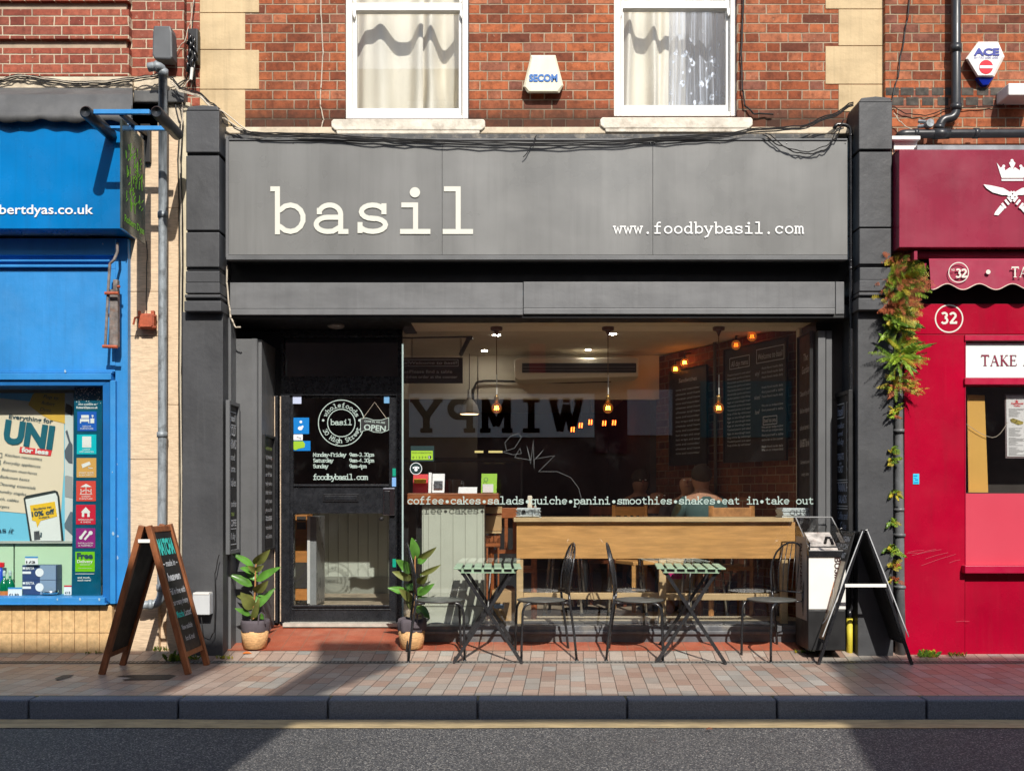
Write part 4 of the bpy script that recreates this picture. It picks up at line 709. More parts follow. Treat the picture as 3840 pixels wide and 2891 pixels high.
# awning: roller, arm, canvas valance with scalloped hem
aw = empty('shop_awning', at(3660, 980, 7.5), 'rolled maroon canvas awning with scalloped valance numbered 32 over the crimson shop', 'awning')
b = B(); b.tube([at(3432,957,7.70), at(4900,957,7.70)], .033, 14); b.build('roller', M['mardark'], aw, smooth=True); b = B(); b.px(3428, 942, 3440, 975, 7.6, .25); b.px(3466, 988, 3476, 1015, 7.7, .1); b.build('bracket', M['maroon'], aw)
b = B()
def val(u, v):
    px = 3484+1400*u; hem = 1076+11*cos((px-3492)/ (3616-3492)*2*pi+.3); y = 976+(hem-976)*v; return at(px+8*v*(1-min(1,u*12)), y, 7.66-.01*v+.004*sin(px*.05)*v)
b.sheet(val, 160, 8); b.build('valance', M['mardark'], aw, smooth=2)
b = B(); b.tube([val(i/220, 1.0)+V((0,-.002,0)) for i in range(221)], .0045, 6); b.build('hem', mk('hem_tape', (.62,.50,.42), .8), aw)
b = B(); b.add([at(3484,976,7.66), at(4884,976,7.66), at(4884,962,7.7), at(3484,962,7.7)], [(0,1,2,3)]); b.build('canvas_top', M['mardark'], aw)
S32 = {'3': [A(.3,.78,.24,.2,150,-80), A(.3,.27,.28,.26,80,-150)], '2': [A(.32,.72,.26,.25,160,-20)+[(.08,.03)], [(.04,.05),(.62,.05),(.64,.2)]],
 'T': [[(.0,.97),(.72,.97)], [(.36,.97),(.36,.03)], [(.2,.02),(.52,.02)], [(.02,.97),(.0,.8)], [(.70,.97),(.72,.8)]], 'A': [[(.05,.0),(.36,1.0)], [(.36,1.0),(.68,.0)], [(.18,.36),(.54,.36)], [(-.04,.02),(.16,.02)], [(.54,.02),(.82,.02)]],
 'K': [[(.16,1),(.16,0)], [(.62,.98),(.18,.46)], [(.28,.56),(.7,.02)], [(.02,.98),(.3,.98)], [(.02,.02),(.3,.02)], [(.5,.98),(.76,.98)], [(.58,.02),(.86,.02)]], 'E': [[(.16,1),(.16,0)], [(.02,.98),(.6,.98),(.6,.82)], [(.16,.52),(.5,.52)], [(.02,.02),(.62,.02),(.66,.2)], [(.5,.62),(.5,.42)]],
 'N': [[(.15,0),(.15,1)], [(.15,1),(.7,0)], [(.7,0),(.7,1)]], 'O': [A(.4,.5,.38,.48,0,360,18)], 'W': [[(.05,1),(.3,0)], [(.3,0),(.5,.9)], [(.5,.9),(.72,0)], [(.72,0),(.95,1)]]}
THK = {'T': (0,1), 'A': (1,), 'K': (0,2), 'E': (0,), '3': (0,1), '2': (0,1), 'N': (1,), 'O': (0,), 'W': (0,2)}
def serif(b, s, x, y, h, D, adv=.82, sw=.15):
    k = D/F; O = at(x, y, D); cx = 0
    for i, ch in enumerate(s):
        for j, st in enumerate(S32[ch]): b.ribbon([((cx+p[0]*h)*k, p[1]*h*k) for p in st], (sw if j in THK[ch] else sw*.42)*h*k, O, FU, FW, FN)
        cx += adv*h
z = 7.635; b = B(); kk = z/F; b.ribbon([(37*kk*cos(2*pi*i/40), 37*kk*sin(2*pi*i/40)) for i in range(40)], 3.4*kk, at(3595,1022,z), FU, FW, FN, closed=True); b.disc((0,0), 8.5*kk, at(3706,1020,z), FU, FW, FN)
serif(b, '32', 3584, 1040, 30, z, .7, .22); serif(b, 'NO', 3567, 1016, 7, z, .9, .2); serif(b, 'TAKE', 3793, 1040, 38, z); b.build('lettering', M['letter'], aw)
# wall panels
b = B(); b.px(3392, 1140, 4900, 1253, 7.77, .2); b.px(3392, 1255, 3618, 2480, 7.775, .2); b.build('shopfront_panel', M['crim'], rb, bevel=.002)
b = B(); b.px(3619, 1256, 4900, 1277, 7.76, .2); b.px(3619, 1417, 4900, 1442, 7.75, .2); b.px(3619, 1277, 3622, 2150, 7.77, .1); b.build('frame', mk('crimson_frame', (.42,.003,.04), .4, var=.1), rb, bevel=.003)
b = B(); b.px(3619, 2120, 4900, 2150, 7.71, .2); b.build('ledge', mk('crimson_frame', (.42,.003,.04), .4, var=.1), rb, bevel=.006)
b = B(); b.px(3622, 1850, 4900, 2120, 7.78, .2); b.build('lower_panel', M['pink'], rb)
b = B(); b.px(3619, 2150, 4900, 2480, 7.79, .2); b.build('base_panel', M['crim'], rb)
b = B()
for (x, y, l, an) in ((3405,2070,60,-.12),(3420,2082,110,-.2),(3440,2076,70,-.25),(3455,2120,130,-.33),(3560,2110,40,-.3),(3400,2075,40,-.05),(3470,2095,85,-.28),(3585,2330,50,-.02)):
    k = 7.77/F; b.ribbon([(0,0),(l*k*.5,-l*k*an*.5+.004),(l*k,-l*k*an)], .0022, at(x,y,7.772), FU, FW, FN)
each(b, 'scratch', flat('paint_scratch', (.60,.08,.12), .8), rb)
b = B(); b.px(3622, 1276, 4900, 1290, 7.9, .1); b.build('shadow_gap', M['black'], rb)
b = B(); b.px(3622, 1288, 4900, 1416, 7.80, .05); s3 = b.build('takeaway_sign', mk('sign_white', (.70,.78,.76), .35, var=.02), rb); b = B(); serif(b, 'TAKE', 3680, 1372, 40, 7.797, .88, .15); serif(b, 'AWAY', 3842, 1372, 34, 7.797, .8, .15) if 'Y' in S32 else serif(b, 'A', 3838, 1372, 34, 7.797); b.build('lettering', mk('maroon_letters', (.22,.01,.04), .5), s3)
b = B(); b.px(3623, 1442, 4900, 1850, 7.84, .006); b.build('window_pane', M['glassr'], rb)
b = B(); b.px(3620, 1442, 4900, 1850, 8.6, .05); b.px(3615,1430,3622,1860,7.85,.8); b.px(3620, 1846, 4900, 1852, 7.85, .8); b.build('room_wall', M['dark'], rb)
b = B(); b.ppoly([(3627,1480),(3692,1482),(3706,1851),(3632,1851)], 7.88, .01); b.build('yellow_board', mk('yellow_board', (.80,.46,.10), .6, var=.03), rb)
mp = empty('menu_poster', at(3810, 1715, 7.87), 'white takeaway menu sheet hanging in the crimson shop window', 'poster'); pl([(3768,1477),(3900,1477),(3900,1718),(3771,1718)], 7.87, flat('menu_edge', (.2,.15,.15)), 'holder', par=mp); pl([(3773,1482),(3900,1482),(3900,1711),(3777,1711)], 7.866, M['paper'], 'sheet', par=mp)
q = B()
for i in range(44):
    y = 1533+i*4
    if 1566 < y < 1598 or i % 9 == 8: continue
    q.px(3783, y, 3783+random.uniform(24,62), y+1.1, 7.864, .001)
q.build('print', flat('menu_grey', (.25,.25,.25)), mp); q = B(); ptext(q, 'Kathmandu', 3792, 1516, 7, 7.864, 46, shear=.2, bold=.02); ptext(q, 'Valley', 3802, 1524, 6, 7.864, 26, shear=.2, bold=.02); q.ppoly([(3812,1498),(3815,1503),(3820,1503),(3816,1507),(3818,1512),(3813,1509),(3808,1512),(3810,1507),(3806,1503),(3811,1503)], 7.864, .001); q.build('lettering', redp, mp)
pl([(3788,1572),(3800,1568),(3838,1582),(3836,1590),(3818,1593),(3792,1582)], 7.863, mk('food_picture', (.35,.28,.06), .6, var=.8, sc=60), 'picture', par=mp)
b = B(); O = at(3559, 1195, 7.768); kk = 7.768/F; b.ribbon([(51*kk*cos(2*pi*i/44), 51*kk*sin(2*pi*i/44)) for i in range(44)], 5*kk, O, FU, FW, FN, closed=True); serif(b, '32', 3529, 1213, 40, 7.768, .78, .2); o = tag(b.build('number_sign', M['letter'], origin=O), 'cream number 32 in a ring on the crimson panel', 'number')
b = B(); b.px(3424, 1776, 3447, 1815, 7.770, .004); o = tag(b.build('notice', flat('notice_cyan', (.05,.55,.75), .4)), 'small cyan notice stuck low on the crimson wall', 'notice'); q = B(); q.px(3427, 1782, 3440, 1785, 7.768, .001); q.px(3427, 1792, 3437, 1793.5, 7.768, .001); q.px(3432,1797,3443,1800,7.768,.001); q.px(3427, 1807, 3444, 1810, 7.768, .001); q.build('print', bl, o)
b = B(); b.tube([at(3624+i*14, 1590+52*sin(min(1,i/7)*1.35)-(0 if i < 7 else (i-7)**2*3.6), 7.86) for i in range(12)], .0022, 5); tag(b.build('cable', M['cable_w']), 'thin cable drooping across the yellow board in the crimson shop window', 'cable')
# ---------------------------------------------------------------- things on the walls
def rbox(x0, y0, x1, y1, D, dep, mat, name, lab, cat, bev=.01, group=None):
    t = B(); t.px(x0, y0, x1, y1, D, dep); return tag(t.build(name, mat, bevel=bev), lab, cat, group)
def bend(a, b_, c, n=6):
    return [V(a)*(1-i/n)**2+V(b_)*2*(i/n)*(1-i/n)+V(c)*(i/n)**2 for i in range(n+1)]
# alarm boxes
al = empty('alarm_box', at(2037, 351, 7.9), 'cream wedge shaped alarm box with blue lettering between the two sash windows', 'alarm box')
t = B(); o1 = [(1991,208),(2083,208),(2113,322),(2097,351),(1979,351),(1962,326)]; o2 = [(1996,214),(2078,214),(2105,322),(2090,343),(1985,343),(1970,326)]
P1 = [at(x,y,7.965) for x,y in o1]; P2 = [at(x,y,7.90) for x,y in o1]; P3 = [at(x,y,7.885) for x,y in o2]; n = 6
t.add(P1+P2+P3, [(i, (i+1) % n, (i+1) % n+n, i+n)[::-1] for i in range(n)]+[(i+n, (i+1) % n+n, (i+1) % n+2*n, i+2*n)[::-1] for i in range(n)]+[tuple(range(2*n, 3*n))[::-1]]); t.build('housing', mk('alarm_cream', (.74,.69,.52), .45, var=.06, sc=5, st=(6,1,.5), dirt=.15), al, bevel=.003)
t = B(); ptext(t, 'SECOM', 1984, 306, 25, 7.882, 107, bold=.05); t.build('lettering', flat('alarm_blue', (.03,.15,.45)), al)
al = empty('alarm_box', at(3695, 322, 7.85), 'white six sided alarm box with red disc and blue base', 'alarm box')
t = B(); o1 = [(3668,158),(3743,158),(3767,214),(3728,290),(3662,290),(3620,222)]
o2 = [(3674,164),(3737,164),(3757,214),(3722,284),(3668,284),(3630,222)]; P1 = [at(x,y,7.92) for x,y in o1]; P2 = [at(x,y,7.86) for x,y in o1]; P3 = [at(x,y,7.84) for x,y in o2]
t.add(P1+P2+P3, [(i, (i+1) % n, (i+1) % n+n, i+n)[::-1] for i in range(n)]+[(i+n, (i+1) % n+n, (i+1) % n+2*n, i+2*n)[::-1] for i in range(n)]+[tuple(range(2*n, 3*n))[::-1]]); t.build('housing', M['white'], al, bevel=.003)
t = B(); t.prism([at(3662,290.5,7.86), at(3728,290.5,7.86), at(3706,320,7.88), at(3685,320,7.88)], (0,.04,0)); t.build('lens', flat('lens_blue', (.01,.03,.35), .15), al, bevel=.004)
t = B(); ptext(t, 'ACE', 3651, 208, 24, 7.837, 97, bold=.05); ptext(t, '01732 600 600', 3653, 222, 9, 7.837, 90); t.build('lettering', flat('alarm_navy', (.04,.05,.30)), al)
t = B(); t.disc((0,0), .054, at(3698,252,7.837), FU, FW, FN, 28); t.build('red_disc', flat('alarm_red', (.75,.0,.02)), al); t = B(); t.px(3674, 247, 3723, 257, 7.834, .001); t.build('white_bar', wh, al)
rbox(3782, 312, 3900, 358, 7.72, .2, M['white'], 'wall_box', 'white metal box cut off by the right edge, high on the brick', 'box')
j = B(); j.prism([at(x, y, 7.78) for x, y in ((576,96),(638,97),(644,120),(646,214),(640,223),(578,221),(570,205),(572,118))], (0,.12,0)); tag(j.build('junction_box', mk('grey_plastic', (.10,.105,.11), .5, var=.15), bevel=.012), 'tall grey plastic junction box above the grey pipe elbow', 'junction box')
# cable joint with stubs
cj = empty('cable_joint', at(722, 300, 7.9), 'black cable joint with bunched stubs on the narrow brick strip', 'cable joint')
t = B(); t.px(703, 106, 742, 235, 7.88, .07); t.build('housing', M['black'], cj, bevel=.012); t = B()
for i in range(9): x, y = 712+(i % 2)*18+random.uniform(-4,4), 128+i*13; t.tube([at(x,y,7.88), at(x+random.uniform(-8,8),y+8,7.85), at(x+random.uniform(-14,10),y+40,7.87)], .009, 7)
for i in range(5): t.tube([at(715+i*4, 225, 7.88), at(708+i*5, 260, 7.88), at(700+i*8, 300+i*6, 7.9)], .006, 6)
t.build('stubs', M['blackg'], cj, smooth=True); t = B(); t.tube([at(721,255,7.86), at(716,300,7.87)], .012, 8); t.build('white_connector', M['white'], cj)
# pipes
def pipe(name, segs, r, mat, lab, collars=(), seg=12, clips=()):
    t = B(); t.tube(segs, r, seg); o = tag(t.build(name, mat, smooth=True), lab, 'pipe')
    for (a, c) in collars: q = B(); q.tube([V(a), V(c)], r*1.18, seg); q.build('collar', mat, o, smooth=True)
    return o
L = [at(556,254,7.74), at(575,251,7.74)]+bend(at(585,250,7.74), at(611,248,7.76), at(611,282,7.80))+[at(611,800,7.84), at(609,1600,7.84), at(606,2205,7.84)]+bend(at(606,2215,7.84), at(606,2262,7.84), at(570,2266,7.82))+[at(535,2268,7.80), at(520,2268,7.80)]
pipe('drainpipe', L, .0335, M['pipe_g'], 'peeling grey downpipe with elbows on the stone pier beside the blue shop', [(at(611,262,7.78),at(611,285,7.78)), (at(611,795,7.84),at(611,818,7.84)), (at(608,1620,7.84),at(608,1640,7.84)), (at(583,250,7.74),at(590,250,7.74)), (at(606,2190,7.84),at(606,2214,7.84)), (at(572,2266,7.82),at(556,2267,7.81))], 16)
pipe('drainpipe', [at(3585,-750,7.84), at(3585,400,7.84)]+bend(at(3585,405,7.84), at(3585,445,7.84), at(3553,447,7.84))+bend(at(3548,448,7.84), at(3524,450,7.84), at(3518,500,7.84)), .036, M['pipe_b'], 'black downpipe with an offset bend on the right hand brick wall', [(at(3585,168,7.84),at(3585,198,7.84)), (at(3585,392,7.84),at(3585,415,7.84)), (at(3522,470,7.84),at(3519,490,7.84))], 16)
pipe('waste_pipe', bend(at(3372,516,7.86), at(3374,503,7.82), at(3402,503,7.82))+[at(4900,496,7.82)], .034, M['pipe_b'], 'black horizontal waste pipe running above the maroon sign', [(at(3425,503,7.82),at(3440,503,7.82)), (at(3500,503,7.82),at(3560,502,7.82)), (at(3650,501,7.82),at(3668,501,7.82))], 16)
pipe('thin_pipe', [at(3128,482,7.83), at(3134,472,7.83)]+bend(at(3140,468,7.83), at(3190,464,7.83), at(3190,495,7.83))+[at(3191,1000,7.83), at(3193,1500,7.83), at(3196,2250,7.83)]+bend(at(3196,2262,7.83), at(3196,2285,7.83), at(3186,2290,7.83))+[at(3186,2320,7.83)], .014, M['blackg'], 'thin black gas pipe running down beside the right hand grey pilaster', [(at(3190,975,7.83),at(3190,982,7.83)), (at(3190,1000,7.83),at(3190,1012,7.83)), (at(3192,1880,7.83),at(3192,1888,7.83)), (at(3191,505,7.83),at(3191,512,7.83)), (at(3186,2285,7.83),at(3186,2320,7.83))])
pipe('yellow_pipe', [at(3186,2318,7.83), at(3186,2470,7.83)], .023, M['yellow'], 'short yellow sleeve at the foot of the thin black pipe')
pipe('drainpipe', [at(3372,900,7.83), at(3372,1600,7.83), at(3374,2100,7.81), at(3378,2470,7.80)], .04, mk('grey_iron_pipe', (.13,.135,.14), .45, var=.3, sc=8, dirt=.3), 'stout grey iron pipe with ferns growing on it beside the crimson shop', [(at(3374,2000,7.81),at(3374,2012,7.81)), (at(3375,2195,7.81),at(3375,2206,7.81)), (at(3373,1610,7.82),at(3373,1622,7.82)), (at(3372,1905,7.82),at(3372,1917,7.82))], 16)
fl = empty('wall_lamp', at(3480,470,7.85), 'small corroded grey lamp fitting above the horizontal waste pipe', 'lamp'); t = B(); t.lathe(at(3483,466,7.80), [(.03,-.03),(.034,0),(.03,.03)], 14, axis='Y'); t.tube([at(3445,456,7.85), at(3483,460,7.8)], .014, 8); t.tube([at(3443,476,7.85), at(3480,472,7.8)], .014, 8); t.build('fitting', M['pipe_g'], fl)
# small boxes
rb_ = empty('switch_box', at(550,1232,7.88), 'rusty red cast iron switch box on the stone pier', 'switch box'); t = B(); t.px(517, 1175, 577, 1231, 7.83, .07); t.build('case', M['rust'], rb_, bevel=.008); t = B(); t.px(521, 1181, 572, 1222, 7.822, .01); t.px(523,1220,567,1226,7.81,.02); t.build('cover', M['rust'], rb_, bevel=.004)
t = B(); t.px(516, 1165, 524, 1180, 7.84, .03); t.px(565, 1165, 578, 1182, 7.84, .03); t.px(570,1222,584,1230,7.84,.03); t.px(575,1180,585,1188,7.84,.02); each(t, 'lug', M['rust'], rb_, bevel=.003); t = B(); t.tube([at(517,1190,7.82), at(506,1192,7.8), at(500,1218,7.8)], .008, 7); t.build('lever', M['rust'], rb_)
mb = rbox(722, 2226, 786, 2305, 7.66, .09, mk('meter_grey', (.55,.57,.58), .5, var=.06, dirt=.15), 'meter_box', 'small pale grey meter box low on the left grey pilaster', 'meter box', .005); t = B(); t.px(724, 2222, 784, 2228, 7.655, .09); t.build('lid', M['white'], mb)
# projecting sign with two tube lamps
ps = empty('projecting_sign', (-2.757, 7.6, 3.13), 'edge-on projecting shop sign with green tree between two grey tube lamps', 'sign')
t = B(); t.box(-2.765,-2.749,7.15,7.60,3.13,3.90); t.build('panel', mk('sign_glass', (.06,.075,.07), .12, var=.5, sc=4, spec=.8), ps, bevel=.002)
t = B(); O = V((-2.748, 7.17, 3.15)); U = V((0,1,0))
for i in range(70):
    x = random.uniform(.03,.36); y = random.uniform(.14,.62); w = .26*sin(min(1, (y-.1)/.5)*pi)+.05
    if abs(x-.2) > w: continue
    if random.random() < .5: t.ribbon([(x,y),(x+random.uniform(-.01,.01),y+random.uniform(.04,.1))], .012, O, U, FW, V((1,0,0)))
    else: t.ribbon([(x,y),(x+.035,y+.03)], .008, O, U, FW, V((1,0,0)))
addtext(t, 'Robert Dyas', O, U, FW, .02, .04, .05, w=.38, bold=.01); t.build('green_print', flat('sign_green', (.22,.62,.03), .4), ps)
t = B(); t.px(350, 410, 560, 427, 7.17, .03); t.px(455, 472, 622, 488, 7.50, .03); t.px(410, 472, 456, 482, 7.50, .03); t.build('frame', M['blue2'], ps, bevel=.003)
t = B(); t.bar(at(455,428,7.2), at(545,505,7.85), .03, .03); t.px(525, 465, 562, 608, 7.86, .04); t.build('bracket', M['black'], ps, bevel=.003)
for X in (-3.008, -2.508): t = B(); t.lathe((X, 7.15, 3.95), [(.036,0),(.044,.008),(.044,.45),(.03,.455)], 16, axis='Y'); t.build('tube_lamp', mk('lamp_grey', (.035,.037,.04), .4, var=.2), ps, smooth=True)
# awning winding arm on the blue shop
aa = empty('awning_arm', at(420,1305,7.78), 'rusty folded awning arm fixed to the right side of the blue shopfront', 'awning arm')
ir = mk('rusty_iron', (.17,.15,.14), .7, var=.5, sc=25, dirt=.6, dcol=(.28,.12,.05))
t = B(); t.tube([at(440,912,7.74), at(440,945,7.72), at(428,975,7.70), at(412,990,7.70), at(405,1100,7.70), at(395,1298,7.70)], .011, 8); t.build('rod', ir, aa); t = B(); t.px(409, 1085, 441, 1300, 7.72, .05); t.px(423,1048,440,1095,7.70,.05); t.build('casing', ir, aa, bevel=.005)
t = B(); t.tube([at(393,1100,7.68), at(444,1100,7.68)], .012, 8); t.tube([at(385,1299,7.68), at(440,1301,7.68)], .013, 8); t.tube([at(440,1075,7.7), at(450,1075,7.7)], .01, 8); each(t, 'hinge', M['rust'], aa)
# cables
def cable(pts, D, r, mat, lab, wob=2.5, n=5):
    q = []
    for i in range(len(pts)-1):
        for j_ in range(n): f = j_/n; s_ = f*f*(3-2*f); q.append(at(pts[i][0]*(1-f)+pts[i+1][0]*f+random.uniform(-wob,wob)*.4, pts[i][1]*(1-s_)+pts[i+1][1]*s_+random.uniform(-wob,wob)*.5, D+random.uniform(-.006,.006)))
    q.append(at(*pts[-1], D)); t = B(); t.tube(q, r, 5); return tag(t.build('cable', mat), lab, 'cable', 'cables along the shop fronts')
cb, cw = M['cable_b'], M['cable_w']
for i, (dy, lab, m_) in enumerate(((0,'upper black cable sagging under the red brick bands at top left',cb), (7,'middle black cable sagging under the red brick bands at top left',cb), (14,'lowest black cable sagging under the red brick bands at top left',cb), (3,'cream cable woven among the black cables at top left',cw))):
    cable([(-60,300+dy),(0,296+dy),(65,281+dy),(110,284+dy),(180,296+dy),(280,308+dy),(380,306+dy),(480,294+dy),(560,284+dy),(600,278+dy)], 7.84-.004*i, .005 if i < 3 else .004, m_, lab)
cable([(732,-100),(725,40),(722,100)], 7.94, .003, cb, 'thin black wire dropping to the top of the cable joint'); cable([(728,-100),(728,0),(712,95),(690,160),(650,205),(600,222)], 7.9, .003, cw, 'thin cream wire curving down behind the junction box')
k_ = [('leftmost black cable running down the yellowed strip of the pier',cb,672,.005), ('second black cable down the yellowed strip, beside a cream one',cb,684,.004), ('cream cable running down the yellowed strip of the pier',cw,679,.004)]
for i, (lab, m_, x, r) in enumerate(k_): cable([(700+i*6,300),(640+i*22,330),(x+4,460),(x-6,600),(x,760),(x+2,1000),(x-2,1400),(x+3,1800),(x,2300)], 7.885-.004*i, r, m_, lab, 1.5)
for i, (e, lab, m_) in enumerate((((850,470),'thick black cable dropping over the left pilaster top',cb), ((900,492),'black cable slanting from the cable joint to the cornice',cb), ((820,440),'cream cable slanting over the left pilaster top',cw), ((960,500),'long cream cable slanting to the start of the cornice',cw))):
    cable([(640,290+i*8),(680,330+i*6),(740,345+i*5),(800,390+i*6),(e[0],e[1]),(e[0]+120,502),(e[0]+240,505)], 7.80-.004*i, .005, m_, lab)
for i, (lab, dy) in enumerate((('highest black cable along the peeling cornice',0), ('second black cable along the peeling cornice',6), ('lower black cable looping across the top of the grey sign',12))):
    cable([(900,492+dy),(1000,500+dy),(1200,503+dy),(1400,518+dy),(1600,525+dy),(1800,530+dy*1.3),(2100,532+dy*1.2),(2300,528+dy),(2500,514+dy),(2700,503+dy),(2850,482+dy),(3000,474+dy),(3120,430+dy),(3200,385+dy)], 7.775-.005*i, .0055, cb, lab)
cable([(2860,505),(2920,545),(2990,573),(3040,578),(3090,565),(3135,520),(3165,450)], 7.77, .005, cb, 'black cable hanging in a loop over the right end of the grey sign'); cable([(2870,500),(2960,560),(3030,570),(3100,548),(3150,480)], 7.765, .004, cb, 'thinner inner cable loop over the right end of the grey sign')
cable([(2012,510),(1995,548),(1962,590)], 7.77, .004, cb, 'short cut cable end sticking out over the grey sign'); cable([(2790,-200),(2786,60),(2780,200),(2784,340),(2795,400),(2830,428),(2900,430)], 7.94, .007, cb, 'black cable dropping beside the second sash window')
cable([(3420,-100),(3402,80),(3380,200),(3365,300),(3345,365)], 7.90, .005, cb, 'black cable slanting down the right hand brick wall'); cable([(3346,400),(3400,428),(3470,434),(3560,408),(3700,400),(3760,395),(3785,330)], 7.90, .004, cb, 'black cable sagging across the blackened brick courses')
cable([(1202,-100),(1204,60),(1212,200),(1203,330),(1201,400),(1215,450),(1200,490)], 7.95, .0045, cw, 'cream cable hanging down the brickwork left of the first window', 1.2); cable([(3350,425),(3375,455),(3400,478),(3430,490)], 7.86, .004, cw, 'short cream cable above the maroon sign corner')
cable([(3352,560),(3356,700),(3350,850),(3354,915)], 7.75, .004, cb, 'thin cable beside the left edge of the maroon sign'); cable([(548,905),(552,940),(550,1020),(548,1165)], 7.88, .004, cb, 'dark green cable feeding the rusty switch box'); cable([(852,995),(850,1060),(860,1150),(866,1195),(885,1228),(902,1227)], 7.86, .006, cw, 'stiff pale wire hooked below the left end of the grey sign', 0); cable([(822,2080),(806,2150),(808,2260),(803,2370),(785,2398),(765,2390),(752,2305)], 7.68, .004, cb, 'grey wire looping from the chalkboard to the meter box', 1)
# ---------------------------------------------------------------- side chalkboards of the cafe entrance
def board(name, O, U, w, h, lines, lab, frame=.03, mat='greyw', bars=()):
    N = U.cross(FW); e = empty(name, O+U*w/2, lab, 'chalkboard'); bd = lambda x0,x1,z0,z1,d0,d1: [O+U*x+FW*z+N*d for d in (d0,d1) for z in (z0,z1) for x in (x0,x1)]
    fs_ = [(0,2,3,1),(4,5,7,6),(0,1,5,4),(2,6,7,3),(0,4,6,2),(1,3,7,5)]
    t = B(); t.add(bd(frame,w-frame,frame,h-frame,-.012,0), fs_); t.build('panel', M['chalk'], e)
    t = B(); t.add(bd(0,frame,0,h,-.012,.018), fs_); t.add(bd(w-frame,w,0,h,-.012,.018), fs_); t.add(bd(frame,w-frame,0,frame,-.012,.018), fs_); t.add(bd(frame,w-frame,h-frame,h,-.012,.018), fs_); t.build('frame', M[mat], e, bevel=.002)
    for mt in sorted({l[6] if len(l) > 6 else 'chalkw' for l in lines}):
        t = B()
        for l in lines:
            if (l[6] if len(l) > 6 else 'chalkw') == mt: addtext(t, l[0], O, U, FW, l[1], l[2], l[3], w=l[4], bold=l[5], shear=.15, align='C', off=.001)
        t.build('chalk_writing', M[mt], e)
    if bars:
        t = B()
        for (x0, z0, x1, z1) in bars: t.ribbon([(x0,z0),(x1,z0),(x1,z1),(x0,z1)], .006, O+N*.001, U, FW, N, closed=True)
        t.build('chalk_lines', M['chalkw'], e)
    return e
board('chalkboard', V((-2.16,7.69,.80)), V((0,1,0)), .30, 1.17, [('basil',.15,1.02,.05,.14,.01), ('COLD',.15,.91,.07,.16,.01), ('DRINKS',.15,.81,.07,.2,.01), ('iced',.15,.72,.05,.12,0), ('latte',.15,.63,.05,.14,0), ('shakes',.15,.52,.06,.18,0), ('smoothies',.15,.36,.05,.2,0), ('tea',.15,.29,.04,.08,0,'chalkg'), ('& COFFEE',.15,.21,.05,.2,.01), ('all day',.15,.11,.05,.15,0)], 'narrow grey framed chalkboard on the inner side of the left pilaster', bars=[(.06,.99,.24,1.09), (.05,.07,.25,.19)])
ln = ['We are now', 'taking bookings', 'Come enjoy a meal', 'at our VIP table', 'Simply ask a', 'member of our', 'friendly team', 'or give us a call on', '01732 353535', 'for more details', '(Terms & Conditions)']
board('chalkboard', V((-1.994,8.11,.80)), V((0,1,0)), .36, .94, [(s_, .18, .82-.072*i, .034, .26, .005 if i != 8 else .03, 'chalkg' if i == 0 else 'chalkw') for i, s_ in enumerate(ln)], 'chalkboard with a handwritten booking notice on the lobby wall beside the door', frame=.02, mat='black')
board('chalkboard', V((2.605,8.19,.93)), V((0,-1,0)), .40, 1.13, [('basil',.15,.95,.07,.14,.01,'chalkb'), ('breakfast',.15,.85,.045,.18,0,'chalkb'), ('served',.15,.79,.04,.12,0,'chalkb'), ('All-day',.15,.72,.05,.16,0,'chalkb'), ('TREATS',.15,.60,.05,.16,.01,'chalkb'), ('on',.15,.56,.03,.05,0,'chalkb'), ('TOAST',.15,.50,.05,.14,.01,'chalkb'), ('PANINI &',.2,.35,.06,.22,.01,'chalkb'), ('SALADS',.2,.26,.06,.2,.01,'chalkb'), ('Coffee and',.2,.13,.06,.24,0,'chalkb'), ('Cake',.22,.05,.06,.14,0,'chalkb')]+[(c_, .33, .96-.075*i, .045, .03, 0, 'chalkb') for i, c_ in enumerate('Pancakes')], 'black framed chalkboard about pancakes, panini and cake on the right side of the shopfront', mat='black', bars=[(.06,.93,.24,1.04), (.3,.38,.36,1.04), (.05,.42,.36,.44), (.05,.215,.36,.235)])
